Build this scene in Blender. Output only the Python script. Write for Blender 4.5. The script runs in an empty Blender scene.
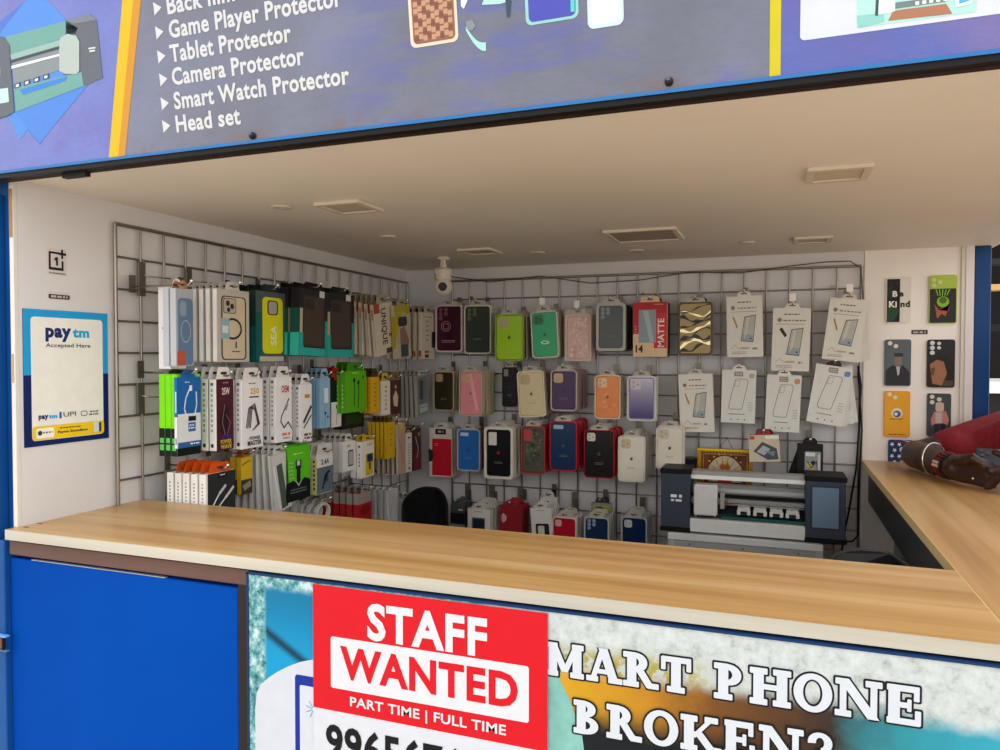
import bpy, math, random
from mathutils import Vector, Matrix, Euler
random.seed(7)
S = bpy.context.scene
COL = S.collection
PI = math.pi

# ------------------------------------------------------------------ camera
CX = Vector((1.4709, -1.0654, 1.3545))
CR = Vector((0.93775738, 0.34728988, 0.00091245))
CU = Vector((-0.00931463, 0.02252495, 0.99970289))
CF = Vector((-0.34716615, 0.93748726, -0.02435782))
FP = 740.51
cd = bpy.data.cameras.new('camera')
cd.sensor_width = 36.0
cd.lens = FP * 36 / 1000
cd.clip_start = 0.02
cam = bpy.data.objects.new('camera', cd)
COL.objects.link(cam)
rm = Matrix((CR, CU, -CF)).transposed().to_4x4()
cam.matrix_world = Matrix.Translation(CX) @ rm
S.camera = cam

# ------------------------------------------------------------------ sky, exposure
w = bpy.data.worlds.new('sky')
S.world = w
w.use_nodes = True
nt = w.node_tree
nt.nodes.clear()
out = nt.nodes.new('ShaderNodeOutputWorld')
bg = nt.nodes.new('ShaderNodeBackground')
tc = nt.nodes.new('ShaderNodeTexCoord')
sx = nt.nodes.new('ShaderNodeSeparateXYZ')
rp = nt.nodes.new('ShaderNodeValToRGB')
rp.color_ramp.elements[0].position = 0.0
rp.color_ramp.elements[0].color = (1.0, 0.97, 0.925, 1)
rp.color_ramp.elements[1].position = 0.8
rp.color_ramp.elements[1].color = (0.93, 0.96, 1.0, 1)
nt.links.new(tc.outputs['Generated'], sx.inputs[0])
nt.links.new(sx.outputs['Z'], rp.inputs[0])
nt.links.new(rp.outputs[0], bg.inputs[0])
bg.inputs[1].default_value = 1.25
nt.links.new(bg.outputs[0], out.inputs[0])

S.view_settings.view_transform = 'Standard'
S.view_settings.look = 'None'
S.view_settings.gamma = 1.0
S.view_settings.use_curve_mapping = False
S.view_settings.exposure = 0.8

# ------------------------------------------------------------------ pixel -> point in the place
def ray(px, py):
    return CF + CR * ((px - 500) / FP) - CU * ((py - 375) / FP)
def un(px, py, P, n):
    d = ray(px, py)
    P = Vector(P); n = Vector(n)
    return CX + d * ((P - CX).dot(n) / d.dot(n))
def uy(px, py, y): return un(px, py, (0, y, 0), (0, 1, 0))
def ux(px, py, x): return un(px, py, (x, 0, 0), (1, 0, 0))
def uz(px, py, z): return un(px, py, (0, 0, z), (0, 0, 1))

# ------------------------------------------------------------------ materials
def lin(c):
    return c / 12.92 if c <= 0.04045 else ((c + 0.055) / 1.055) ** 2.4
def hx(s):
    s = s.lstrip('#')
    return tuple(lin(int(s[i:i + 2], 16) / 255) for i in (0, 2, 4)) + (1,)
MC = {}
def M(c, rough=0.5, metal=0.0, alpha=1.0, coat=0.0, var=0.06):
    k = (c, rough, metal, alpha, coat, var)
    if k in MC: return MC[k]
    m = bpy.data.materials.new('surface_' + c.lstrip('#'))
    m.use_nodes = True
    t = m.node_tree
    b = t.nodes['Principled BSDF']
    b.inputs['Roughness'].default_value = rough
    b.inputs['Metallic'].default_value = metal
    b.inputs['Specular IOR Level'].default_value = 0.2
    if coat:
        b.inputs['Coat Weight'].default_value = coat * .25
        b.inputs['Coat Roughness'].default_value = 0.08
    col = hx(c)
    n = t.nodes.new('ShaderNodeTexNoise'); n.inputs['Scale'].default_value = 35
    tcn = t.nodes.new('ShaderNodeTexCoord')
    t.links.new(tcn.outputs['Object'], n.inputs['Vector'])
    mx = t.nodes.new('ShaderNodeMix'); mx.data_type = 'RGBA'
    mx.inputs[6].default_value = tuple(x * (1 - var) for x in col[:3]) + (1,)
    mx.inputs[7].default_value = tuple(min(1, x * (1 + var)) for x in col[:3]) + (1,)
    t.links.new(n.outputs[0], mx.inputs[0])
    t.links.new(mx.outputs[2], b.inputs['Base Color'])
    if alpha < 1:
        b.inputs['Alpha'].default_value = alpha
    MC[k] = m
    return m

def nodes_mat(name):
    m = bpy.data.materials.new(name)
    m.use_nodes = True
    t = m.node_tree
    return m, t, t.nodes['Principled BSDF']
def N(t, typ, **kw):
    n = t.nodes.new(typ)
    for k, v in kw.items(): setattr(n, k, v)
    return n
def ramp(t, stops):
    r = t.nodes.new('ShaderNodeValToRGB')
    e = r.color_ramp.elements
    while len(e) < len(stops): e.new(0.5)
    for i, (p, c) in enumerate(stops):
        e[i].position = p
        e[i].color = hx(c) if isinstance(c, str) else (c, c, c, 1)
    return r
def coords(t, scale=(1, 1, 1), loc=(0, 0, 0)):
    c = t.nodes.new('ShaderNodeTexCoord')
    mp = t.nodes.new('ShaderNodeMapping')
    mp.inputs['Scale'].default_value = scale
    mp.inputs['Location'].default_value = loc
    t.links.new(c.outputs['Object'], mp.inputs[0])
    return mp
def noise(t, mp, scale, detail=4, rough=0.6):
    n = t.nodes.new('ShaderNodeTexNoise')
    n.inputs['Scale'].default_value = scale
    n.inputs['Detail'].default_value = detail
    n.inputs['Roughness'].default_value = rough
    t.links.new(mp.outputs[0], n.inputs['Vector'])
    return n
def mix(t, fac, a, b, mode='MIX'):
    m = t.nodes.new('ShaderNodeMix'); m.data_type = 'RGBA'; m.blend_type = mode
    for sock, v in ((0, fac), (6, a), (7, b)):
        if isinstance(v, (int, float)): m.inputs[sock].default_value = v if sock == 0 else (v, v, v, 1)
        elif isinstance(v, str): m.inputs[sock].default_value = hx(v)
        elif isinstance(v, tuple): m.inputs[sock].default_value = v
        else: t.links.new(v, m.inputs[sock])
    return m.outputs[2]
def math_(t, op, a, b=0.0, c=None):
    m = t.nodes.new('ShaderNodeMath'); m.operation = op
    for i, v in enumerate((a, b) if c is None else (a, b, c)):
        if isinstance(v, (int, float)): m.inputs[i].default_value = v
        else: t.links.new(v, m.inputs[i])
    return m.outputs[0]
def sstep(t, v, lo, hi):
    m = t.nodes.new('ShaderNodeMapRange'); m.interpolation_type = 'SMOOTHSTEP'
    m.inputs['From Min'].default_value = lo; m.inputs['From Max'].default_value = hi
    t.links.new(v, m.inputs['Value'])
    return m.outputs[0]
def bump(t, b, src, strength, dist=0.01):
    bp = t.nodes.new('ShaderNodeBump')
    bp.inputs['Strength'].default_value = strength
    bp.inputs['Distance'].default_value = dist
    t.links.new(src, bp.inputs['Height'])
    t.links.new(bp.outputs[0], b.inputs['Normal'])

def wood_mat(name, along, c0, c1, c2):
    m, t, b = nodes_mat(name)
    sc = (0.35, 9, 9) if along == 'x' else (9, 0.35, 9)
    mp = coords(t, sc)
    n = noise(t, mp, 2.2, 5, 0.55)
    r = ramp(t, [(0.3, c0), (0.5, c1), (0.72, c2)])
    t.links.new(n.outputs[0], r.inputs[0])
    sc2 = (0.8, 60, 60) if along == 'x' else (60, 0.8, 60)
    n2 = noise(t, coords(t, sc2), 2.0, 3, 0.5)
    col = mix(t, math_(t, 'MULTIPLY', n2.outputs[0], 0.35), r.outputs[0], c0)
    t.links.new(col, b.inputs['Base Color'])
    b.inputs['Roughness'].default_value = 0.30
    return m
WOODX = wood_mat('counter_laminate', 'x', '#a97c47', '#c3975c', '#dab684')
WOODY = wood_mat('side_counter_laminate', 'y', '#a97b44', '#c99d64', '#e0bb84')
EDGE = wood_mat('pale_edge_band', 'x', '#a5a194', '#bdb8a9', '#cfcabb')
BROWN = wood_mat('brown_rail', 'x', '#4b302a', '#5d4038', '#6e5047')

def plaster(name, c0, c1, rough=0.55, scale=2.5):
    m, t, b = nodes_mat(name)
    n = noise(t, coords(t), scale, 4, 0.6)
    r = ramp(t, [(0.35, c0), (0.65, c1)])
    t.links.new(n.outputs[0], r.inputs[0])
    t.links.new(r.outputs[0], b.inputs['Base Color'])
    b.inputs['Roughness'].default_value = rough
    b.inputs['Specular IOR Level'].default_value = 0.2
    return m
WALLM = plaster('white_wall_board', '#d4d1d1', '#dad7d7', 0.4)
CEILM = plaster('ceiling_board', '#e9dfd1', '#efe6da', 0.5, 1.3)
PANELM = plaster('cream_wall_board', '#efe6dd', '#f3ebe3', 0.3)
GROUNDM = plaster('dusty_ground', '#b5a897', '#c4b7a6', 0.9, 1.0)
FLOORM = plaster('shop_floor', '#6d665f', '#7a736b', 0.6, 3)
BLUEM = plaster('blue_painted_panel', '#003f98', '#0046a2', 0.7, 1.5)
BLUEM.node_tree.nodes['Principled BSDF'].inputs['Specular IOR Level'].default_value = 0.04
BLUEP = plaster('blue_painted_post', '#0a4688', '#114f92', 0.45, 4)
DARKM = plaster('dark_laminate', '#2c3038', '#343943', 0.22, 3)

# ------------------------------------------------------------------ mesh builder
def rrect(x0, z0, x1, z1, r, n=5):
    r = min(r, abs(x1 - x0) / 2.001, abs(z1 - z0) / 2.001)
    pts = []
    for cx, cz, a0 in ((x1 - r, z1 - r, 0), (x0 + r, z1 - r, 90), (x0 + r, z0 + r, 180), (x1 - r, z0 + r, 270)):
        for i in range(n + 1):
            a = math.radians(a0 + 90 * i / n)
            pts.append((cx + r * math.cos(a), cz + r * math.sin(a)))
    return pts       # counter-clockwise in (x,z)
def circ(cx, cz, r, n=16, rz=None):
    rz = rz or r
    return [(cx + r * math.cos(2 * PI * i / n), cz + rz * math.sin(2 * PI * i / n)) for i in range(n)]

TXT = {}
def text_mesh(s, bold=0.0):
    k = (s, bold)
    if k not in TXT:
        cu = bpy.data.curves.new('t', 'FONT')
        cu.body = s; cu.size = 1.0; cu.offset = bold; cu.resolution_u = 3
        cu.fill_mode = 'FRONT'; cu.space_character = 1.0 + bold * 2.2
        o = bpy.data.objects.new('t', cu)
        me = bpy.data.meshes.new_from_object(o)
        v = [(p.co.x, p.co.y) for p in me.vertices]
        f = [tuple(p.vertices) for p in me.polygons]
        # all faces counter-clockwise
        g = []
        for q in f:
            a = sum(v[q[i]][0] * v[q[(i + 1) % len(q)]][1] - v[q[(i + 1) % len(q)]][0] * v[q[i]][1] for i in range(len(q)))
            g.append(q if a > 0 else tuple(reversed(q)))
        bpy.data.objects.remove(o); bpy.data.curves.remove(cu); bpy.data.meshes.remove(me)
        if v:
            xs = [p[0] for p in v]; zs = [p[1] for p in v]
            TXT[k] = (v, g, min(xs), max(xs), min(zs), max(zs))
        else:
            TXT[k] = ([], [], 0, 1, 0, 1)
    return TXT[k]

class MB:
    def __init__(s):
        s.v = []; s.f = []; s.m = []; s.sm = []; s.mats = []
    def mi(s, mat):
        if isinstance(mat, str): mat = M(mat)
        if mat not in s.mats: s.mats.append(mat)
        return s.mats.index(mat)
    def add(s, v, f, mat, smooth=False, xf=None):
        k = len(s.v); i = s.mi(mat)
        if xf is not None: v = [tuple(xf @ Vector(p)) for p in v]
        s.v += [tuple(p) for p in v]
        for q in f:
            s.f.append([k + a for a in q]); s.m.append(i); s.sm.append(smooth)
    def box(s, x0, x1, y0, y1, z0, z1, mat, xf=None):
        v = [(x0, y0, z0), (x1, y0, z0), (x1, y1, z0), (x0, y1, z0), (x0, y0, z1), (x1, y0, z1), (x1, y1, z1), (x0, y1, z1)]
        s.add(v, [(0, 3, 2, 1), (4, 5, 6, 7), (0, 1, 5, 4), (1, 2, 6, 5), (2, 3, 7, 6), (3, 0, 4, 7)], mat, False, xf)
    def bbox(s, x0, x1, y0, y1, z0, z1, mat, b=0.003, xf=None):
        # box with chamfered edges: a chamfered outline in xz, extruded along y with inset caps
        o = [(x0 + b, z0), (x1 - b, z0), (x1, z0 + b), (x1, z1 - b), (x1 - b, z1), (x0 + b, z1), (x0, z1 - b), (x0, z0 + b)]
        s.prism(o, y0, y1, mat, b, xf=xf)
    def prism(s, o, y0, y1, mat, b=0.0, xf=None, smooth=False):
        # outline (x,z) counter-clockwise seen from -y; y0 front, y1 back; b front/back chamfer
        n = len(o)
        cx = sum(p[0] for p in o) / n; cz = sum(p[1] for p in o) / n
        def ins(d):
            if d == 0: return o
            r = []
            for i in range(n):
                p0 = Vector(o[i - 1]); p1 = Vector(o[i]); p2 = Vector(o[(i + 1) % n])
                e1 = (p1 - p0); e2 = (p2 - p1)
                if e1.length < 1e-9: e1 = e2
                if e2.length < 1e-9: e2 = e1
                nn = Vector((-(e1.normalized() + e2.normalized()).y, (e1.normalized() + e2.normalized()).x))
                nn = nn.normalized() if nn.length > 1e-9 else Vector((0, 0))
                r.append((p1.x + nn.x * d, p1.y + nn.y * d))
            return r
        rings = [(y0, ins(b)), (y0 + b, o), (y1 - b, o), (y1, ins(b))] if b else [(y0, o), (y1, o)]
        v = []
        for y, r in rings: v += [(p[0], y, p[1]) for p in r]
        f = [tuple(range(n)), tuple(reversed(range((len(rings) - 1) * n, len(rings) * n)))]
        for k in range(len(rings) - 1):
            for i in range(n):
                j = (i + 1) % n
                f.append((k * n + j, k * n + i, (k + 1) * n + i, (k + 1) * n + j))
        s.add(v, f, mat, smooth, xf)
    def ring(s, o, inn, y0, y1, mat, xf=None):
        # frame between two outlines of equal count
        n = len(o)
        v = [(p[0], y0, p[1]) for p in o] + [(p[0], y0, p[1]) for p in inn] + [(p[0], y1, p[1]) for p in o] + [(p[0], y1, p[1]) for p in inn]
        f = []
        for i in range(n):
            j = (i + 1) % n
            f += [(i, j, n + j, n + i), (j, i, 2 * n + i, 2 * n + j), (n + i, n + j, 3 * n + j, 3 * n + i), (2 * n + j, 2 * n + i, 3 * n + i, 3 * n + j)]
        s.add(v, f, mat, False, xf)
    def flat(s, o, y, mat, xf=None):
        s.add([(p[0], y, p[1]) for p in o], [tuple(range(len(o)))], mat, False, xf)
    def cyl(s, p0, p1, r, mat, n=12, r1=None, caps=True):
        p0 = Vector(p0); p1 = Vector(p1); d = (p1 - p0).normalized()
        a = d.orthogonal().normalized(); b = d.cross(a)
        r1 = r if r1 is None else r1
        v = []
        for p, q in ((p0, r), (p1, r1)):
            for i in range(n):
                t = 2 * PI * i / n
                v.append(p + (a * math.cos(t) + b * math.sin(t)) * q)
        f = [(i, (i + 1) % n, n + (i + 1) % n, n + i) for i in range(n)]
        s.add(v, f, mat, True)
        if caps:
            s.add(v[:n], [tuple(reversed(range(n)))], mat); s.add(v[n:], [tuple(range(n))], mat)
    def tube(s, pts, r, mat, n=8, closed=False):
        pts = [Vector(p) for p in pts]; k = len(pts)
        v = []; a = None
        for i, p in enumerate(pts):
            if closed: d = pts[(i + 1) % k] - pts[i - 1]
            else: d = pts[min(i + 1, k - 1)] - pts[max(i - 1, 0)]
            d.normalize()
            a = d.orthogonal().normalized() if a is None else (a - d * a.dot(d)).normalized()
            b = d.cross(a)
            rr = r[i] if isinstance(r, (list, tuple)) else r
            for j in range(n):
                t = 2 * PI * j / n
                v.append(p + (a * math.cos(t) + b * math.sin(t)) * rr)
        f = []
        for i in range(k if closed else k - 1):
            i2 = (i + 1) % k
            for j in range(n):
                f.append((i * n + j, i * n + (j + 1) % n, i2 * n + (j + 1) % n, i2 * n + j))
        if not closed:
            f += [tuple(reversed(range(n))), tuple(range((k - 1) * n, k * n))]
        s.add(v, f, mat, True)
    def ball(s, c, r, mat, sc=(1, 1, 1), n=16, m=10):
        v = [(c[0], c[1], c[2] + r * sc[2])]
        for i in range(1, m):
            th = PI * i / m
            for j in range(n):
                ph = 2 * PI * j / n
                v.append((c[0] + r * sc[0] * math.sin(th) * math.cos(ph), c[1] + r * sc[1] * math.sin(th) * math.sin(ph), c[2] + r * sc[2] * math.cos(th)))
        v.append((c[0], c[1], c[2] - r * sc[2]))
        f = [(0, 1 + j, 1 + (j + 1) % n) for j in range(n)]
        for i in range(m - 2):
            for j in range(n):
                a = 1 + i * n + j; b = 1 + i * n + (j + 1) % n
                f.append((a, a + n, b + n, b))
        L = len(v) - 1; k = 1 + (m - 2) * n
        f += [(k + j, L, k + (j + 1) % n) for j in range(n)]
        s.add(v, f, mat, True)
    def lathe(s, c, prof, mat, n=24):
        v = []
        for r, z in prof:
            for j in range(n):
                t = 2 * PI * j / n
                v.append((c[0] + r * math.cos(t), c[1] + r * math.sin(t), c[2] + z))
        f = []
        for i in range(len(prof) - 1):
            for j in range(n):
                f.append((i * n + j, (i + 1) * n + j, (i + 1) * n + (j + 1) % n, i * n + (j + 1) % n))
        f += [tuple(range(n)), tuple(reversed(range((len(prof) - 1) * n, len(prof) * n)))]
        s.add(v, f, mat, True)
    def text(s, st, x0, x1, z0, z1, y, mat, bold=0.0, xf=None, shear=0.0, keep=False, align='L'):
        # lettering fitted in the box x0..x1, z0..z1; keep = keep the letters' own width
        v, f, a, b, c, d = text_mesh(st, bold)
        if not v: return
        sz = (z1 - z0) / (d - c)
        sxx = sz if keep else (x1 - x0) / (b - a)
        if keep and align == 'C': x0 = (x0 + x1) / 2 - (b - a) * sxx / 2
        s.add([(x0 + (p[0] - a) * sxx + shear * (p[1] - c) * sz, y, z0 + (p[1] - c) * sz) for p in v], f, mat, False, xf)
    def build(s, name, parent=None, origin=None, xf=None):
        me = bpy.data.meshes.new(name)
        o3 = Vector(origin) if origin is not None else Vector((0, 0, 0))
        me.from_pydata([tuple(Vector(p) - o3) for p in s.v], [], s.f)
        for m in s.mats: me.materials.append(m)
        me.polygons.foreach_set('material_index', s.m)
        me.polygons.foreach_set('use_smooth', s.sm)
        me.update()
        o = bpy.data.objects.new(name, me)
        COL.objects.link(o)
        if parent is not None: o.parent = parent
        else: o.location = o3
        return o

def tag(o, label, cat, group=None, kind=None):
    o['label'] = label; o['category'] = cat
    if group: o['group'] = group
    if kind: o['kind'] = kind
    return o
def thing(name, label, cat, loc=(0, 0, 0), rotz=0, group=None):
    o = bpy.data.objects.new(name, None)
    COL.objects.link(o)
    o.location = loc; o.rotation_euler = (0, 0, rotz); o.empty_display_size = 0.02
    return tag(o, label, cat, group)
def struct(name, mb, label=None):
    o = mb.build(name)
    o['kind'] = 'structure'
    if label: o['label'] = label
    return o
def kids(o): return [c for c in o.children]
def dup(o, parent=None):
    c = o.copy(); COL.objects.link(c); c.parent = parent
    for ch in kids(o): dup(ch, c)
    return c

D = 1.7646          # back wall
T = 1.0             # counter top
H = 1.72            # ceiling
# ================================================================== SETTING
b = MB(); b.box(-14, 16, -14, 14, -0.06, -0.005, GROUNDM); struct('ground', b)
b = MB(); b.box(-0.06, 2.2, 0.02, D + 0.04, -0.004, 0.0, FLOORM); struct('floor', b)
b = MB(); b.box(-0.04, 0, 0.031, D, 0, H, WALLM); struct('wall_left', b)
b = MB(); b.box(-0.04, 1.757, D, D + 0.04, 0, H, WALLM); b.box(1.757, 1.7592, D - 0.0015, D + 0.04, T, H, M('#a89f96')); struct('wall_back', b)
b = MB(); b.box(1.7592, 2.047, D - 0.002, D + 0.04, 0, H, PANELM); struct('wall_back_panel', b)
b = MB(); b.box(2.047, 2.058, D - 0.01, D + 0.04, 0, H, M('#d8cfc6')); b.box(2.0585, 2.0825, D - 0.012, D + 0.04, 0, H, M('#ddd6cf')); struct('trim_1', b)
b = MB(); b.box(-0.06, 2.15, 0.0, D + 0.06, H, H + 0.03, CEILM); struct('ceiling', b)
b = MB(); b.box(-0.0115, 0.0, 0.022, 0.0305, T, H - 0.002, M('#d9d4cc', 0.7)); b.box(-0.0117, -0.0015, 0.0215, 0.022, 1.60, 1.70, M('#a07c58', 0.8, var=.4)); b.box(-0.0117, -0.0035, 0.0215, 0.022, 1.30, 1.36, M('#b39c84', 0.8)); struct('trim_2', b)

# ================================================================== COUNTERS
YB = 0.3456; XR = 1.757
b = MB()
zt = T; zb = T - 0.021
b.box(-0.005, XR, 0.0, YB, zb, zt, WOODX)
b.box(-0.0052, XR, -0.0012, 0.0, zb, zt - 0.0006, EDGE)
b.box(-0.0062, -0.0052, -0.0012, 0.03, zb, zt - 0.0006, EDGE)
b.box(0.0, XR - 0.001, YB, YB + 0.001, zb, zt - 0.0006, EDGE)
for (x, z) in ((0.012, 0.055), (0.006, 0.09)): b.box(x, x + 0.012, z - 0.03, z - 0.026, zt, zt + 0.0004, M('#2a221c'))
o = b.build('countertop'); tag(o, 'long wood-look front countertop with a pale grey edge band', 'countertop')
b = MB()
b.box(XR + 0.0015, 2.26, 0.0, D - 0.003, zb, zt, WOODY)
b.box(XR + 0.0002, XR + 0.0015, 0.0, D - 0.003, zb, zt + 0.0002, M('#e6c98f', 0.4))
b.box(XR + 0.0015, 2.26, -0.0012, 0.0, zb, zt - 0.0006, EDGE)
b.box(2.26, 2.2612, 0.0, D - 0.003, zb, zt - 0.0006, EDGE)
o = b.build('side_countertop'); tag(o, 'wood-look side countertop running back to the wall where a person leans', 'countertop')
# base of the side counter
th = thing('counter_base', 'dark laminate base under the side countertop', 'counter base', (1.80, 0.36, 0))
b = MB()
b.box(1.86, 2.18, 0.36, D - 0.01, 0.0, zb - 0.12, DARKM)
b.build('cabinet', th, th.location)
b = MB(); b.box(1.778, 2.20, 0.36, D - 0.01, zb - 0.12, zb - 0.001, M('#26292f', 0.3)); b.build('apron', th, th.location)
for y in (0.75, 1.15):
    b = MB(); b.box(1.8585, 1.86, y, y + 0.004, 0.02, zb - 0.065, M('#15171b', 0.3)); b.build('door_seam', th, th.location)
b = MB(); b.tube([(1.857, 1.1, 0.855), (1.857, 1.02, 0.55)], 0.003, M('#c9ccd2', 0.2, 1)); b.build('trim_strip', th, th.location)

# front of the front counter
th = thing('front_rail', 'brown wooden rail under the pale countertop edge', 'rail', (-0.02, 0.006, 0.9))
b = MB()
b.bbox(-0.0055, 0.6, 0.0065, 0.0295, 0.946, 0.976, BROWN, 0.002)
b.build('rail_board', th, th.location)
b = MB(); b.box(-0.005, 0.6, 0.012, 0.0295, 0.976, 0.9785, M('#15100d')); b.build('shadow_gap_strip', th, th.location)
b = MB(); b.box(0.571, 0.603, 0.010, 0.04, 0.45, 0.946, M('#2a201d')); b.build('upright', th, th.location)
b = MB()
b.bbox(-0.0095, 0.568, 0.012, 0.028, 0.03, 0.938, BLUEM, 0.0015)
b.box(0.05, 0.40, 0.0125, 0.02, 0.938, 0.9395, M('#9fa5ad', 0.5))
o = b.build('front_shutter', None, (0, 0.012, 0.03)); tag(o, 'plain blue sheet panel closing the counter front below the brown rail', 'panel')
b = MB(); b.box(-0.02, 1.80, 0.03, 0.045, 0.0, 0.975, M('#1e1715')); struct('wall_front', b)
# left blue post
th = thing('blue_post', 'tall blue painted post at the left end of the shop front', 'post', (-0.2, 0.0, 0))
b = MB()
b.bbox(-0.30, -0.0115, 0.0, 0.03, 0.0, 0.975, BLUEP, 0.002)
b.bbox(-0.30, -0.012, 0.0305, 0.06, 0.975, H - 0.002, BLUEP, 0.001)
b.bbox(-0.30, -0.036, 0.004, 0.030, 0.975, H - 0.03, BLUEP, 0.001)
b.build('post_board', th, th.location)
b = MB()
b.bbox(-0.08, -0.012, -0.006, -0.001, 0.7530, 0.7790, M('#7a4a38', 0.6), 0.001)
b.bbox(-0.012, -0.0085, -0.008, -0.001, 0.7510, 0.7810, M('#1c1a1a', 0.5), 0.001)
b.bbox(-0.05, 0.004, -0.012, -0.001, 0.7795, 0.7830, M('#6aa0d8', 0.4), 0.001)
b.bbox(-0.03, 0.004, -0.010, -0.001, 0.7495, 0.7515, M('#5a7a98', 0.4), 0.0008)
b.build('latch', th, th.location)
b = MB()
for z in (1.12, 1.32, 1.52): b.cyl((-0.018, 0.0305, z), (-0.018, 0.0275, z), 0.003, M('#0a2f5c', 0.5))
b.build('screw_heads', th, th.location)

# right rear blue post
th = thing('blue_post', 'blue painted post at the rear corner beside the open right side', 'post', (2.1, 1.78, 0))
b = MB()
b.bbox(2.084, 2.133, D - 0.002, D + 0.06, 0.0, H, M('#0c3a6e', 0.4), 0.003)  # darker blue than the left post: its shade is put into the colour
b.box(2.0826, 2.0842, D - 0.006, D + 0.05, 0.0, H, M('#101a2a'))
b.build('post_board', th, th.location)

# ================================================================== FRONT POSTER (counter front print)
def poster_mat():
    m, t, bs = nodes_mat('weathered_print')
    mp = coords(t)
    sp = N(t, 'ShaderNodeSeparateXYZ'); t.links.new(mp.outputs[0], sp.inputs[0])
    X, Z = sp.outputs[0], sp.outputs[2]
    nA = noise(t, mp, 9, 6, 0.65); nB = noise(t, mp, 45, 5, 0.7); nC = noise(t, mp, 120, 3, 0.7)
    Xn = math_(t, 'ADD', X, math_(t, 'MULTIPLY', math_(t, 'SUBTRACT', nA.outputs[0], 0.5), 0.16))
    Zn = math_(t, 'ADD', Z, math_(t, 'MULTIPLY', math_(t, 'SUBTRACT', nA.outputs[0], 0.5), 0.05))
    # lower colour along x (object origin x = 0.606)
    nx = sstep(t, Xn, 0.0, 1.14)
    lin_ = N(t, 'ShaderNodeMapRange'); t.links.new(Xn, lin_.inputs['Value'])
    lin_.inputs['From Min'].default_value = 0.0; lin_.inputs['From Max'].default_value = 1.16
    low = ramp(t, [(0.0, '#0f86ad'), (0.12, '#0a7fb0'), (0.47, '#a3a27c'), (0.50, '#c4941f'), (0.60, '#b07a1c'), (0.68, '#6e461e'), (0.80, '#33261f'), (0.88, '#2a828f'), (1.0, '#2f9db4')])
    t.links.new(lin_.outputs[0], low.inputs[0])
    # dark at the foot, only in the middle
    dk = math_(t, 'MULTIPLY', sstep(t, math_(t, 'MULTIPLY', Zn, -1.0), 0.125, 0.175), math_(t, 'MULTIPLY', sstep(t, X, 0.5, 0.6), math_(t, 'SUBTRACT', 1.0, sstep(t, Xn, 0.86, 0.98))))
    c1 = mix(t, dk, low.outputs[0], '#10171c')
    # grey grime band on top
    gr = ramp(t, [(0.30, '#8f9a96'), (0.45, '#b4bcba'), (0.65, '#c6cdce')])
    t.links.new(nB.outputs[0], gr.inputs[0])
    yel = mix(t, math_(t, 'MULTIPLY', sstep(t, nB.outputs[0], 0.44, 0.56), math_(t, 'SUBTRACT', 1.0, sstep(t, X, 0.72, 0.85))), gr.outputs[0], '#9c9240')
    yel = mix(t, math_(t, 'MULTIPLY', sstep(t, math_(t, 'MULTIPLY', Zn, -1.0), 0.03, 0.06), 1.0), gr.outputs[0], yel)
    band = sstep(t, math_(t, 'MULTIPLY', Zn, -1.0), 0.065, 0.095)
    band2 = mix(t, sstep(t, X, 0.45, 0.5), 1.0, band)
    c2 = mix(t, band, yel, c1)
    # left part: icy border
    ice = ramp(t, [(0.36, '#1a545a'), (0.48, '#5a9a9e'), (0.62, '#bfd4d6')])
    t.links.new(nB.outputs[0], ice.inputs[0])
    left = math_(t, 'SUBTRACT', 1.0, sstep(t, X, 0.44, 0.46))
    edge_l = math_(t, 'SUBTRACT', 1.0, sstep(t, math_(t, 'ADD', X, math_(t, 'MULTIPLY', nB.outputs[0], 0.03)), 0.045, 0.055))
    edge_t = math_(t, 'SUBTRACT', 1.0, sstep(t, math_(t, 'MULTIPLY', math_(t, 'ADD', Z, math_(t, 'MULTIPLY', nB.outputs[0], -0.012)), -1.0), 0.018, 0.034))
    eb = math_(t, 'MAXIMUM', edge_l, edge_t)
    inner = ramp(t, [(0.0, '#0b8fc0'), (1.0, '#0a6f98')])
    t.links.new(sstep(t, Z, -0.16, -0.02), inner.inputs[0])
    # dark streak
    q = math_(t, 'ABSOLUTE', math_(t, 'ADD', math_(t, 'ADD', Z, 0.077), math_(t, 'MULTIPLY', X, 0.55)))
    st = math_(t, 'SUBTRACT', 1.0, sstep(t, q, 0.0, 0.017))
    innc = mix(t, math_(t, 'MULTIPLY', st, 0.9), inner.outputs[0], '#08222e')
    lc = mix(t, eb, innc, ice.outputs[0])
    fin = mix(t, left, c2, lc)
    t.links.new(fin, bs.inputs['Base Color'])
    bs.inputs['Roughness'].default_value = 0.5
    bs.inputs['Specular IOR Level'].default_value = 0.2
    return m
PZ = 0.972
th = thing('printed_banner', 'weathered blue and yellow phone repair banner reading SMART PHONE BROKEN on the counter front', 'banner', (0.606, -0.004, PZ))
b = MB(); b.box(0.606, 1.80, -0.004, 0.004, 0.42, PZ, poster_mat()); b.build('banner_sheet', th, th.location)
b = MB()
NAVY = M('#12325c', 0.4)
b.box(0.602, 0.606, -0.006, 0.004, 0.42, PZ + 0.003, NAVY); b.box(0.602, 1.80, -0.006, 0.004, PZ, PZ + 0.0035, NAVY)
b.build('banner_border', th, th.location)
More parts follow.
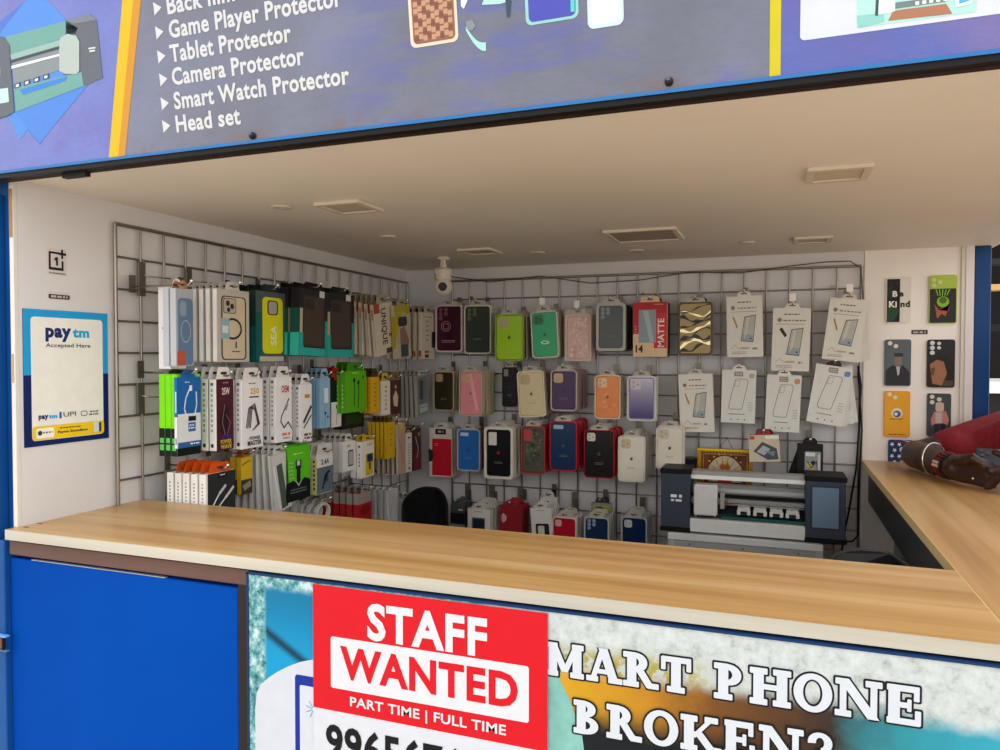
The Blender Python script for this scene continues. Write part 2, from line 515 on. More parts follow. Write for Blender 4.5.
# white curved area and blue phone outline
b = MB()
arc = [(0.643, 0.42), (0.80, 0.42), (0.80, 0.885), (0.737, 0.868)]
pa = [uy(a_, c_, -0.0042) for a_, c_ in ((257, 692), (261, 685), (265, 680.5), (271, 676), (278, 671.5), (289, 666), (300, 662), (313, 659.5))]
o2 = [(0.62, 0.42), (0.80, 0.42), (0.80, pa[-1].z)] + [(p.x, p.z) for p in reversed(pa)] + [(0.618, pa[0].z - 0.03)]
b.flat(o2, -0.0043, M('#c2c7d0', 0.5))
b.build('white_area_print', th, th.location); b = MB()
px = [uy(295, 674, -0.0045), uy(300, 745, -0.0045)]
x0, z1 = px[0].x, px[0].z
b.prism(rrect(x0, 0.60, x0 + 0.12, z1, 0.006), -0.0048, -0.0043, M('#0f2c8c', 0.5))
b.prism(rrect(x0 + 0.010, 0.5, x0 + 0.11, z1 - 0.017, 0.003), -0.0052, -0.0048, M('#c4c9d2', 0.5))
for k in range(7):
    a = PI * 0.25 + k * PI * 0.22
    cxx, czz = x0 + 0.038, z1 - 0.055
    d = Vector((math.cos(a), math.sin(a))) * 0.016; q = Vector((-d.y, d.x)).normalized() * 0.0009
    b.flat([(cxx + d.x * .2 - q.x, czz + d.y * .2 - q.y), (cxx + d.x * .2 + q.x, czz + d.y * .2 + q.y), (cxx + d.x + q.x, czz + d.y + q.y), (cxx + d.x - q.x, czz + d.y - q.y)][::-1], -0.0053, M('#6f98a8', 0.5))
b.build('phone_outline_print', th, th.location); b = MB()
pp = [(545, 668), (556, 672), (570, 700), (582, 735), (586, 765), (545, 765)]
q2 = [uy(a, c, -0.0043) for a, c in pp]
b.flat([(p.x, p.z) for p in q2][::-1], -0.0043, M('#78aea6', 0.6, var=0.35))
b.build('fingertip_print', th, th.location)

# slab-serif lettering built from strokes
def slab(ch):
    """strokes in a 1-high cell: list of ('l',x0,z0,x1,z1,width) and arcs; returns (list, advance)"""
    W, T2, SF = 0.27, 0.11, 0.16
    def vs(x, z0=0.0, z1=1.0, w=W): return ('q', x - w / 2, z0, x + w / 2, z1)
    def ser(x, z, w=0.40): return ('q', x - w / 2, z - (0 if z < .5 else SF), x + w / 2, z + (SF if z < .5 else 0))
    L = {}
    L['M'] = ([vs(.25), vs(1.0), ('d', .25, 1, .625, .15, .22), ('d', .625, .15, 1.0, 1, .18), ser(.22, 0), ser(1.0, 0, .42), ser(.22, 1, .36), ser(1.02, 1, .36)], 1.28)
    L['A'] = ([('d', .18, 0, .5, 1, .16), ('d', .5, 1, .85, 0, .27), ('q', .3, .25, .75, .38), ser(.18, 0, .36), ser(.87, 0, .42)], 1.08)
    L['R'] = ([vs(.27), ser(.25, 0, .46), ser(.2, 1, .36), ('b', .3, .72, .42, .28, .15), ('d', .5, .5, .82, .02, .25), ser(.88, 0, .34)], 1.08)
    L['T'] = ([vs(.45), ser(.45, 0, .5), ('q', .05, .85, .85, 1.0), ('q', .03, .62, .16, 1.0), ('q', .74, .62, .87, 1.0)], .92)
    L['P'] = ([vs(.27), ser(.27, 0, .5), ser(.2, 1, .36), ('b', .3, .70, .45, .30, .15)], .95)
    L['H'] = ([vs(.25), vs(.85), ser(.25, 0, .46), ser(.85, 0, .46), ser(.25, 1, .46), ser(.85, 1, .46), ('q', .25, .43, .85, .57)], 1.12)
    L['O'] = ([('o', .5, .5, .48, .52, .24, .36)], 1.02)
    L['N'] = ([vs(.22, w=.16), vs(.95, w=.16), ('d', .22, 1, .95, .0, .28), ser(.22, 0, .4), ser(.2, 1, .34), ser(.95, 1, .4)], 1.17)
    L['E'] = ([vs(.25), ('q', .08, .85, .82, 1), ('q', .08, 0, .85, .15), ('q', .25, .43, .62, .57), ('q', .70, .62, .83, 1.0), ('q', .73, 0, .87, .38), ('q', .55, .34, .65, .66)], .94)
    L['B'] = ([vs(.25), ser(.2, 0, .36), ser(.2, 1, .36), ('b', .28, .755, .40, .245, .13), ('b', .28, .27, .48, .27, .14)], .98)
    L['K'] = ([vs(.25), ser(.25, 0, .46), ser(.25, 1, .46), ('d', .36, .38, .88, .98, .15), ('d', .48, .55, .88, .04, .26), ser(.95, 0, .36), ser(.85, 1, .36)], 1.12)
    L['S'] = ([('s', .45, .5, .38, .5, .2)], .88)
    L['?'] = ([('a', .38, .72, .30, .28, .2), ('q', .3, .24, .5, .5), ('c', .4, .09, .1)], .82)
    return L.get(ch, ([], .55))
def slab_text(mb, st, x0, z0, hgt, sxx, y, mat, grow, slope=0.0):
    x = x0; y0_ = y; cnt = 0
    for ch in st:
        prim, adv = slab(ch)
        def P(u, v): return (x + u * hgt * sxx, z0 + v * hgt + slope * (x + u * hgt * sxx - x0))
        g = grow
        for p in prim:
            cnt += 1; y = y0_ - (cnt % 12) * 3.5e-5
            if p[0] == 'q':
                a = P(p[1], p[2]); c = P(p[3], p[4])
                o = rrect(a[0] - g, a[1] - g, c[0] + g, c[1] + g, 0.0012 + g * .6, 3)
                mb.flat(o, y, mat)
            elif p[0] == 'd':
                a = Vector(P(p[1], p[2])); c = Vector(P(p[3], p[4])); w2 = p[5] * hgt / 2 * sxx + g
                mb.flat([(a.x - w2, a.y), (c.x - w2, c.y), (c.x + w2, c.y), (a.x + w2, a.y)] if a.y > c.y else [(a.x - w2, a.y), (a.x + w2, a.y), (c.x + w2, c.y), (c.x - w2, c.y)], y, mat)
            elif p[0] in 'oba sc'.replace(' ', ''):
                pts_o = []; pts_i = []
                if p[0] == 'o':
                    _, cu, cv, ru, rv, iu, iv = p
                    rng = [2 * PI * i / 28 for i in range(29)]
                    for a in rng:
                        co, si = math.cos(a), math.sin(a)
                        q = P(cu, cv)
                        pts_o.append((q[0] + co * (ru * hgt * sxx + g), q[1] + si * (rv * hgt + g)))
                        pts_i.append((q[0] + co * (iu * hgt * sxx - g), q[1] + si * (iv * hgt - g)))
                elif p[0] == 'b':     # bowl to the right from x=u: centre height v, reach ru, half height rv, thickness
                    _, cu, cv, ru, rv, tk = p
                    q = P(cu, cv)
                    for i in range(15):
                        a = -PI / 2 + PI * i / 14
                        co, si = math.cos(a), math.sin(a)
                        co = max(co, 0) ** .75
                        pts_o.append((q[0] + co * (ru * hgt * sxx + g) + (0 if co > .01 else -g), q[1] + si * (rv * hgt + g)))
                        pts_i.append((q[0] + co * ((ru - .24) * hgt * sxx - g) + (0 if co > .01 else -g), q[1] + si * ((rv - tk) * hgt - g)))
                elif p[0] == 'a':
                    _, cu, cv, ru, rv, tk = p
                    q = P(cu, cv)
                    for i in range(17):
                        a = PI * 1.05 - PI * 1.5 * i / 16
                        co, si = math.cos(a), math.sin(a)
                        pts_o.append((q[0] + co * (ru * hgt * sxx + g), q[1] + si * (rv * hgt + g)))
                        pts_i.append((q[0] + co * ((ru - tk) * hgt * sxx - g), q[1] + si * ((rv - tk * .7) * hgt - g)))
                elif p[0] == 's':
                    continue
                elif p[0] == 'c':
                    q = P(p[1], p[2]); r = p[3] * hgt + g
                    mb.flat(circ(q[0], q[1], r * sxx, 14, r), y, mat); continue
                for i in range(len(pts_o) - 1):
                    quad = [pts_o[i], pts_o[i + 1], pts_i[i + 1], pts_i[i]]
                    ar = sum(quad[k][0] * quad[(k + 1) % 4][1] - quad[(k + 1) % 4][0] * quad[k][1] for k in range(4))
                    mb.flat(quad if ar > 0 else quad[::-1], y, mat)
        x += adv * hgt * sxx
    return x
LW = M('#c6ccd4', 0.5); LK = M('#14161a', 0.4)
def plane_line(mb, st, pA, pB, hgt_px, y):
    """line of slab letters between two pixels of its baseline"""
    A = uy(*pA, y); B = uy(*pB, y)
    tot = sum(slab(c)[1] for c in st)
    h0 = uy(pA[0], pA[1] - hgt_px, y).z - A.z
    sxx = (B.x - A.x) / (tot * h0)
    sl = (B.z - A.z) / (B.x - A.x)
    slab_text(mb, st, A.x, A.z, h0, sxx, y, LK, 0.0026, sl)
    slab_text(mb, st, A.x, A.z, h0, sxx, y - 0.0006, LW, 0.0, sl)
b = MB()
plane_line(b, 'MART PHONE', (545, 674), (924, 727), 33, -0.0046)
plane_line(b, 'BROKEN?', (573, 732), (838, 772), 33, -0.0060)
b.build('banner_lettering', th, th.location)

# ------------------------------------------------------------------ STAFF WANTED notice
NY = -0.0075
A = uy(313, 585, NY); Bq = uy(548, 612, NY); Cq = uy(313, 700, NY)
nx0, nx1 = A.x, Bq.x
nzt = (A.z + Bq.z) / 2; red_b = uy(313, 706.5, NY).z
th = thing('staff_notice', 'red and white STAFF WANTED notice pasted on the counter banner', 'notice', (nx0, NY, nzt))
b = MB()
b.box(nx0, nx1, NY, NY + 0.0008, 0.62, nzt, M('#c9ccd4', 0.5))
b.build('paper', th, th.location)
b = MB()
RED = M('#c9101f', 0.5)
b.box(nx0, nx1, NY - 0.0006, NY, red_b, nzt, RED)
wt = uy(331, 636, NY); wb = uy(331, 687, NY); wr = uy(529, 665, NY)
b.prism(rrect(wt.x, wb.z, wr.x, wt.z, 0.004), NY - 0.0010, NY - 0.0006, M('#cfd1d6', 0.5))
b.build('red_field', th, th.location)
b = MB()
WH = M('#cfd1d6', 0.5)
def fit(mb, s, l, tp, bt, r, y, mat, bold, **k):
    a = uy(l, (tp), y); c = uy(l, bt, y); e = uy(r, tp, y)
    mb.text(s, a.x, e.x, c.z, a.z, y, mat, bold, **k)
fit(b, 'STAFF', 367, 602.5, 640, 487, NY - 0.0012, WH, 0.035)
fit(b, 'WANTED', 340, 645.5, 678.5, 518, NY - 0.0014, RED, 0.035)
fit(b, 'PART TIME | FULL TIME', 350, 696.5, 709, 506, NY - 0.0012, WH, 0.022)
z9 = uy(326, 722, NY).z
b.text('996567676', uy(326, 722, NY).x, uy(506, 752, NY).x, z9 - 0.062, z9, NY - 0.0008, M('#101014', 0.4), 0.03)
b.build('lettering', th, th.location)

# ================================================================== FASCIA BANNER
BT = 0.15            # the banner leans out towards its top
BP = Vector((0, -0.03, 1.716)); BN = Vector((0, 1, BT)).normalized()
def bp(px, py):      # pixel -> (x, s) in the banner's own plane, s measured up the sheet
    p = un(px, py, BP, BN)
    return (p.x, (p.z - BP.z) * math.sqrt(1 + BT * BT))
tilt = Matrix.Translation(BP) @ Matrix.Rotation(math.atan(BT), 4, 'X')
def banner_mat(name, c0, c1, c2, sc, patch=None):
    m, t, bs = nodes_mat(name)
    mp = coords(t, (1, 1, 1))
    n = noise(t, mp, sc, 5, 0.6)
    r = ramp(t, [(0.32, c0), (0.5, c1), (0.68, c2)])
    t.links.new(n.outputs[0], r.inputs[0])
    c = r.outputs[0]
    if patch:
        sp = N(t, 'ShaderNodeSeparateXYZ'); t.links.new(mp.outputs[0], sp.inputs[0])
        mp2 = coords(t, (4, 1, 14)); n2 = noise(t, mp2, 1.0, 4, 0.6)
        xx = math_(t, 'MULTIPLY', sstep(t, sp.outputs[0], 0.75, 0.95), math_(t, 'SUBTRACT', 1.0, sstep(t, sp.outputs[0], 1.40, 1.45)))
        c = mix(t, math_(t, 'MULTIPLY', xx, math_(t, 'MULTIPLY', 0.6, sstep(t, n2.outputs[0], 0.45, 0.62))), c, patch)
        rs = math_(t, 'MULTIPLY', math_(t, 'SUBTRACT', 1.0, sstep(t, sp.outputs[2], 0.0, 0.035)), sstep(t, noise(t, mp, 14, 5, .7).outputs[0], 0.5, 0.62))
        c = mix(t, math_(t, 'MULTIPLY', rs, 0.55), c, '#6b4a3e')
    t.links.new(c, bs.inputs['Base Color'])
    bs.inputs['Roughness'].default_value = 0.18
    bs.inputs['Coat Weight'].default_value = 0.3
    bs.inputs['Coat Roughness'].default_value = 0.05
    nb = noise(t, coords(t, (1, 1, 1.6)), 55, 3, 0.5)
    bump(t, bs, nb.outputs[0], 0.25, 0.004)
    return m
BGREY = banner_mat('banner_print_grey', '#505566', '#5b6074', '#636986', 4, '#3f4a9c')
BBLUE = banner_mat('banner_print_blue', '#4e5aa8', '#5866b4', '#544ba0', 4)
BPURP = banner_mat('banner_print_violet', '#4f4694', '#3f4fa2', '#6a5a96', 5)
th = thing('shop_banner', 'glossy printed shop banner listing protectors for phones and watches above the opening', 'banner', (0.3, -0.03, 1.71))
TX = Matrix.Translation(-Vector(th.location)) @ tilt
def bbuild(mb, name):
    o = mb.build(name, th); o.matrix_basis = TX; return o
b = MB()
TOPZ = 0.62
s1b, s1t = bp(109, 157)[0], bp(122.5, 0)[0]
slope1 = (s1t - s1b) / (bp(122.5, 0)[1] - bp(109, 157)[1])
sx1 = s1b - slope1 * bp(109, 157)[1]
def X1(z, off=0.0): return sx1 + off + slope1 * z
XR2 = bp(775, 20)[0]
b.add([(-0.4, 0, 0), (X1(0), 0, 0), (X1(TOPZ), 0, TOPZ), (-0.4, 0, TOPZ)], [(0, 1, 2, 3)], BBLUE)
b.add([(X1(0), 0, 0), (XR2, 0, 0), (XR2, 0, TOPZ), (X1(TOPZ), 0, TOPZ)], [(0, 1, 2, 3)], BGREY)
b.add([(XR2, 0, 0), (2.4, 0, 0), (2.4, 0, TOPZ), (XR2, 0, TOPZ)], [(0, 1, 2, 3)], BPURP)
b.box(-0.4, 2.4, 0.0008, 0.012, 0, TOPZ, M('#30343c', 0.5))
bbuild(b, 'banner_sheet')
b = MB()
# yellow and orange slanting stripes, yellow upright stripe
YEL = M('#cfae14', 0.3); ORG = M('#c48a28', 0.3)
w1 = bp(118.5, 157)[0] - bp(109, 157)[0]
ws = bp(125.5, 157)[0] - bp(109, 157)[0]
b.add([(X1(.001), -.0004, .001), (X1(.001, w1), -.0004, .001), (X1(TOPZ, w1 * 1.25), -.0004, TOPZ), (X1(TOPZ), -.0004, TOPZ)], [(0, 1, 2, 3)], YEL)
b.add([(X1(.001, w1), -.0004, .001), (X1(.001, ws), -.0004, .001), (X1(TOPZ, ws * 1.25), -.0004, TOPZ), (X1(TOPZ, w1 * 1.25), -.0004, TOPZ)], [(0, 1, 2, 3)], ORG)
bbuild(b, 'slanting_stripes'); b = MB()
xa, xb = bp(770, 20)[0], bp(781, 20)[0]
b.box(xa, xb, -0.0005, 0, 0.002, TOPZ, M('#c4b81a', 0.3))
bbuild(b, 'upright_stripe')
# text lines
b = MB()
WT = M('#c9cbcd', 0.3)
rows = [('Back film', (168, 14), (235, -1), -21.0), ('Game Player Protector', (170, 38), (343, 9), -16),
        ('Tablet Protector', (171, 62), (292, 43), -15), ('Camera Protector', (173, 85), (305, 65), -15),
        ('Smart Watch Protector', (175, 109), (350, 85), -15), ('Head set', (177, 132), (241, 123), -14)]
tri = [(154, 9), (156, 33), (158, 57), (160, 80), (161.5, 104), (163, 126.5)]
for (s, pa_, pb_, hh), tr in zip(rows, tri):
    a = bp(*pa_); c = bp(*pb_); zz = a[1]
    hg = 0.0375
    v, f, x0_, x1_, z0_, z1_ = text_mesh(s, 0.028)
    cap = text_mesh('H', 0.028)
    k = 0.0285 / (cap[5] - cap[4])
    kx = (c[0] - a[0]) / (x1_ - x0_)
    b.add([(a[0] + (p[0] - x0_) * kx, -0.0005, zz + p[1] * k) for p in v], f, WT)
    q = bp(*tr)
    b.flat([(q[0], q[1] - .011), (q[0] + .017, q[1]), (q[0], q[1] + .011)], -0.0005, WT)
bbuild(b, 'banner_lettering')
# pictured cutting machine on the left, with light beams
b = MB()
def poly(pts, mat, y=-0.0006):
    q = [bp(*p) for p in pts]
    a = sum(q[i][0] * q[(i + 1) % len(q)][1] - q[(i + 1) % len(q)][0] * q[i][1] for i in range(len(q)))
    b.flat(q if a > 0 else q[::-1], y, mat)
poly([(38, -10), (60, 15), (90, 70), (60, 115), (40, 145), (15, 115), (-10, 60), (-10, 30)], M('#4b6fc4', 0.3), -0.0002)
poly([(36, -12), (75, 30), (62, 80), (20, 140), (5, 110), (-5, 40)], M('#4f86d6', 0.3), -0.0003)
poly([(15, 112), (40, 143), (88, 85), (20, 100)], M('#4a80d2', 0.3), -0.0004)
TQ = M('#6a9c97', 0.35); TQ2 = M('#8fafab', 0.35); GM = M('#5d636e', 0.35); GM2 = M('#737b86', 0.35)
poly([(66, 20), (90, 14), (97, 20), (103, 78), (85, 86), (66, 88)], GM)
poly([(66, 20), (90, 14), (97, 20), (74, 24)], GM2, -0.0009)
poly([(6, 37), (66, 21), (78, 28), (76, 34), (12, 55), (6, 52)], TQ)
poly([(10, 55), (76, 35), (76, 42), (12, 60)], TQ2, -0.0009)
poly([(12, 60), (60, 46), (60, 70), (14, 85)], M('#7f8a90', 0.35), -0.0008)
poly([(12, 66), (60, 54), (60, 56), (12, 69)], M('#e6eceb', 0.35), -0.0012)
poly([(12, 60), (60, 46), (60, 49), (12, 63)], M('#3f4750', 0.35), -0.0012)
poly([(14, 88), (82, 72), (84, 86), (16, 112)], TQ, -0.0009)
poly([(20, 90), (68, 76), (66, 81), (24, 95)], M('#3a7ed0', 0.35), -0.0012)
for i in range(4):
    x = 15 + i * 9.5; y = 84 - i * 2.9
    poly([(x, y), (x + 6, y - 2), (x + 6, y + 3), (x, y + 5)], M('#4a5258', 0.35), -0.0012)
    poly([(x + 1.5, y + 1), (x + 4.5, y), (x + 4.5, y + 2.5), (x + 1.5, y + 3.5)], M('#dfe8e6', 0.35), -0.0014)
poly([(60, 44), (61, 38), (68, 34), (77, 36), (80, 42), (80, 71), (77, 74), (66, 74), (60, 71)], M('#a9b6b2', 0.35), -0.0016)
poly([(-40, 45), (-10, 36), (4, 37), (10, 45), (15, 112), (8, 116), (-40, 130)], GM, -0.0018)
poly([(-40, 95), (9, 88), (10, 102), (-40, 112)], M('#b9e0d8', 0.35), -0.0021)
poly([(-12, 70), (-4, 66), (1, 69), (1, 75), (-4, 78), (-12, 76)], M('#e8f0ee', 0.35), -0.0021)
poly([(89, 48), (96, 47), (96, 48.5), (89, 49.5)], M('#cfd6da', 0.35), -0.0012)
poly([(90, 50.5), (95.5, 49.8), (95.5, 51.5), (90, 52.3)], M('#cfd6da', 0.35), -0.0012)
bbuild(b, 'pictured_machine')
# pictured cases in the middle
b = MB()
def rpoly(l, tp, r, bt, rad, mat, y):
    a = bp(l, bt); c = bp(r, bt); e = bp((l + r) / 2, tp)
    b.prism(rrect(a[0], (a[1] + c[1]) / 2, c[0], max(e[1], a[1] + .03), rad), y, y + .0002, mat)
rpoly(411, -60, 459, 45, .009, M('#d8cdb8', 0.35), -0.0006)
a = bp(414, 43); c = bp(456, 43); 
b.prism(rrect(a[0], (a[1] + c[1]) / 2 + .002, c[0], a[1] + .15, .007), -0.0010, -0.0008, M('#8c5f4c', 0.35))
x0, x1 = a[0], c[0]; z0 = (a[1] + c[1]) / 2 + .004
for i in range(9):
    for j in range(14):
        cxx = x0 + .003 + (x1 - x0 - .006) * (i + .5) / 9; czz = z0 + j * .0098 + (i % 2) * .003 + .005
        b.flat(rrect(cxx - .0038, czz - .0038, cxx + .0034, czz + .0036, .0012, 2), -0.0012, M('#b98f74', 0.35) if (i + j) % 3 else M('#7a4f42', 0.35))
for k, (l, r, bt, m1, m2) in enumerate(((526, 579, 22, '#8fc7c4', '#4a4fae'), (588, 624, 27, '#c4dce4', '#d2e2ea'))):
    rpoly(l, -50, r, bt, .009, M(m1, 0.35), -0.0006)
    rpoly(l + 3, -50, r - 3, bt - 3, .007, M(m2, 0.35), -0.0009)
rpoly(571, -50, 575, 12, .001, M('#58c4c0', 0.35), -0.0012)
# curved strap and ear bud
arcp = []
for i in range(13):
    t_ = i / 12
    arcp.append((466 + 20 * t_, 20 + 30 * math.sin(PI * (.1 + .42 * t_))))
for i in range(12):
    (x_a, y_a), (x_b, y_b) = arcp[i], arcp[i + 1]
    wd = 3 + 5 * i / 12
    poly([(x_a, y_a - wd), (x_b, y_b - wd), (x_b, y_b + 1), (x_a, y_a + 1)], M('#9fd6cc', 0.35))
poly([(461, -5), (470, -5), (464, 9), (461, 6)], M('#d6e8e6', 0.35))
poly([(466, 22), (472, 20), (476, 26), (472, 31), (467, 29)], M('#7f8890', 0.35), -0.0009)
poly([(485, -4), (540, -8), (500, 4), (482, 5)], M('#a8d6d0', 0.35))
poly([(505, -5), (512, -5), (510, 17), (507, 17)], M('#3a4a5a', 0.35), -0.0008)
bbuild(b, 'pictured_cases')
# white box with the pictured plotter on the right
b = MB()
a = bp(800, 41)
b.prism(rrect(a[0], a[1], 2.3, .5, .006), -0.0006, -0.0003, M('#ccd2de', 0.3))
poly([(857, -10), (977, -25), (976, 12), (940, 17), (857, 28)], M('#a9d8d2', 0.35), -0.0009)
poly([(857, 16), (884, 13), (884, 22), (858, 28)], M('#86c4be', 0.35), -0.0012)
poly([(878, -5), (895, -7), (895, 12), (876, 15)], M('#dcefec', 0.35), -0.0013)
poly([(876, -5), (879, -5), (878, 16), (875, 16)], M('#3f4a50', 0.35), -0.0014)
poly([(888, 21), (893, 11), (946, 4), (952, 14)], M('#a5735a', 0.35), -0.0013)
poly([(895, 3), (945, -4), (945, 2), (895, 9)], M('#6f7f80', 0.35), -0.0014)
for i in range(5): poly([(915 + i * 7, 2 - i), (919 + i * 7, 1.5 - i), (919 + i * 7, 5 - i), (915 + i * 7, 5.5 - i)], M('#dfe8e6', 0.35), -0.0016)
poly([(955, -10), (972, -12), (972, 4), (955, 8)], M('#cfe6ea', 0.35), -0.0013)
poly([(959, -8), (969, -9), (969, 1), (959, 4)], M('#5aa8dc', 0.35), -0.0016)
bbuild(b, 'pictured_plotter')
# bottom edge of the banner
b = MB()
b.box(-0.4, 2.4, -0.003, 0.0, -0.0015, 0.0035, M('#2f6fae', 0.35))
bbuild(b, 'blue_edge_strip')
# fascia beam behind
b = MB()
b.box(-0.4, 2.4, -0.030, -0.002, 1.7055, 1.7150, M('#0d0b0b', 0.5))
b.box(-0.4, 2.4, -0.016, -0.001, 1.7050, 1.7055, M('#2c1c16', 0.6))
b.box(-0.4, 2.4, 0.004, 0.03, H + 0.031, 2.35, M('#2b2b30', 0.6))
b.box(0.185, 0.245, -0.016, -0.004, 1.697, 1.705, M('#14100e', 0.5))
struct('trim_3', b)
th2 = None
for (px, py) in ((253, 136), (669, 82)):
    b = MB(); q = un(px, py, BP, BN)
    b.ball((q.x, q.y - .002, q.z), 0.006, M('#2a2c34', 0.3, .6)); b.cyl((q.x, q.y, q.z), (q.x, q.y - .008, q.z + .002), .003, M('#55585e', .3, .8))
    o = b.build('screw', None, (q.x, q.y, q.z)); tag(o, 'small dark screw low on the banner, ' + ('below the printed list' if px < 400 else 'left of the thin yellow stripe'), 'screw')

# ================================================================== CEILING FITTINGS
def panel_light(px4, label, white='#b9ab97', inner='#a49684'):
    P = [uz(x, y, H) for x, y in px4]
    c = sum(P, Vector()) / len(P)
    xs = [p.x for p in P]; ys = [p.y for p in P]
    w_ = (max(xs) - min(xs)) / 2; d_ = (max(ys) - min(ys)) / 2
    return c, w_, d_
def square_light(cx_, cy_, hw, hd, label, drop=0.004, tiltd=0, deep='#c4b5a2'):
    th = thing('ceiling_panel_light', label, 'ceiling light', (cx_, cy_, H))
    b = MB()
    xf = Matrix.Rotation(PI / 2, 4, 'X')
    # outline in (x,z) mapped to ceiling plane (x,y): prism along z
    o = rrect(-hw, -hd, hw, hd, .004, 3); i = rrect(-hw + .014, -hd + .014, hw - .014, hd - .014, .003, 3)
    m4 = Matrix(((1, 0, 0, 0), (0, 0, -1, 0), (0, 1, 0, 0), (0, 0, 0, 1)))   # (x,y,z)->(x,-z,y)
    b.ring(o, i, -0.008, -0.0005, M('#d8cbb8', 0.5), m4)
    ob = b.build('frame', th); 
    b = MB(); b.prism(i, -0.005, -0.001, M(deep, 0.6), 0, m4); b.build('diffuser', th)
    th.rotation_euler = (0, 0, math.radians(tiltd))
    return th
square_light(0.503, 0.497, .062, .062, 'small square panel light in the ceiling above the left wall')
square_light(0.52, 1.30, .06, .06, 'small square panel light in the ceiling beside the white security camera')
square_light(1.105, 1.155, .105, .105, 'largest square panel light, grey, in the middle of the ceiling', deep='#a39584')
square_light(1.585, 0.545, .058, .058, 'small square panel light in the ceiling nearest the shop front at right', deep='#cdbfa8')
square_light(1.578, 1.42, .055, .055, 'small square panel light in the ceiling nearest the cream wall panel')
for px, py, lb in ((282, 206, 'small round downlight nearest the left wall ceiling edge'), (388, 236, 'small round downlight between the left square panel and the camera'),
                   (538, 252, 'small round downlight above the green phone cases near the back wall'), (637, 250, 'small round downlight behind the largest square panel light'), (747, 242, 'small round downlight above the boxed screen guards')):
    p = uz(px, py, H)
    th = thing('round_downlight', lb, 'ceiling light', (p.x, p.y, H))
    b = MB(); b.lathe((0, 0, 0), [(.012, -.0005), (.024, -.0005), (.025, -.003), (.020, -.006), (.013, -.005)], M('#d6cab8', .4)); b.build('bezel', th)
    b = MB(); b.lathe((0, 0, 0), [(.012, -.0005), (.012, -.004), (.006, -.0052)], M('#e8dfd0', .3)); b.build('lens', th)

# security camera
p = uz(447, 257, H); cx_, cy_ = p.x, p.y
SC = uy(443, 285, cy_)
th = thing('security_camera', 'white dome security camera hanging from the ceiling in the rear corner', 'camera', (SC.x, cy_, H))
WHT = M('#ddd2c2', 0.35)
k = SC.z - H
b = MB(); b.lathe((0, 0, 0), [(.020, -.0005), (.024, -.004), (.022, -.009), (.010, -.011)], WHT); b.cyl((0.004, 0, -.01), (0.004, 0, -.028), .008, WHT); b.ball((0.004, 0, -.032), .011, WHT); b.build('ceiling_mount', th)
b = MB(); b.lathe((0, 0, 0), [(.012, -.040), (.030, -.042), (.035, -.050), (.035, -.062), (.028, -.066), (.030, -.070), (.032, -.078), (.020, -.084)], WHT, 28); b.build('collar', th)
b = MB(); b.ball((0, 0, -.107), .034, WHT, n=24, m=16); b.build('camera_ball', th)
dv = (CX - Vector((SC.x, cy_, H - .107))).normalized(); dv = (dv + Vector((-.05, 0, -.02))).normalized()
b = MB(); c0 = Vector((0, 0, -.107)); b.cyl(c0 + dv * .026, c0 + dv * .0375, .0185, M('#e6dccd', .3), 24); b.cyl(c0 + dv * .030, c0 + dv * .0382, .0165, M('#0c0c0e', .15), 24); b.build('lens', th)
b = MB(); b.cyl((.0, -.02, -.04), (.002, -.014, -.005), .003, WHT); b.build('cable', th)

# ================================================================== WIRE GRIDS
STEEL = M('#958c82', 0.3, 0.9)
def grid(th, P0, du, nu, dv_, nv, nrm):
    """frame + wires; P0 top corner, du step vector along, dv_ step down, nrm outward"""
    P0 = Vector(P0); du = Vector(du); dv_ = Vector(dv_); nrm = Vector(nrm)
    o = th.location
    b = MB()
    A = P0; B2 = P0 + du * nu; C2 = B2 + dv_ * nv; D2 = P0 + dv_ * nv
    for p, q in ((A, B2), (B2, C2), (C2, D2), (D2, A)): b.cyl(p, q, .0046, STEEL, 8)
    b.build('frame', th, o)
    b = MB()
    for i in range(1, nu): b.cyl(A + du * i, D2 + du * i, .0030, STEEL, 8)
    for j in range(1, nv): b.cyl(A + dv_ * j - nrm * .004, B2 + dv_ * j - nrm * .004, .0028, STEEL, 8)
    b.build('wires', th, o)
GL = 0.012
th = thing('wire_grid_panel', 'steel wire display grid mounted on the left wall', 'wire grid', (0.004, 1.0, 0.6))
grid(th, (GL, .262, 1.668), (0, .0742, 0), 20, (0, 0, -.0762), 15, (1, 0, 0))
b = MB()
for y in (.34, .9, 1.5):
    for z in (1.59, .9): b.cyl((0.0, y, z), (GL + .002, y, z), .005, STEEL)
b.build('wall_spacer', th, th.location)
GB = D - 0.012
th = thing('wire_grid_panel', 'steel wire display grid mounted on the back wall', 'wire grid', (1.0, D - 0.004, 0.6))
grid(th, (.216, GB, 1.668), (.0766, 0, 0), 20, (0, 0, -.0762), 15, (0, -1, 0))
b = MB()
for x in (.30, 1.0, 1.66):
    for z in (1.60, .9): b.cyl((x, D, z), (x, GB - .002, z), .005, STEEL)
b.build('wall_spacer', th, th.location)

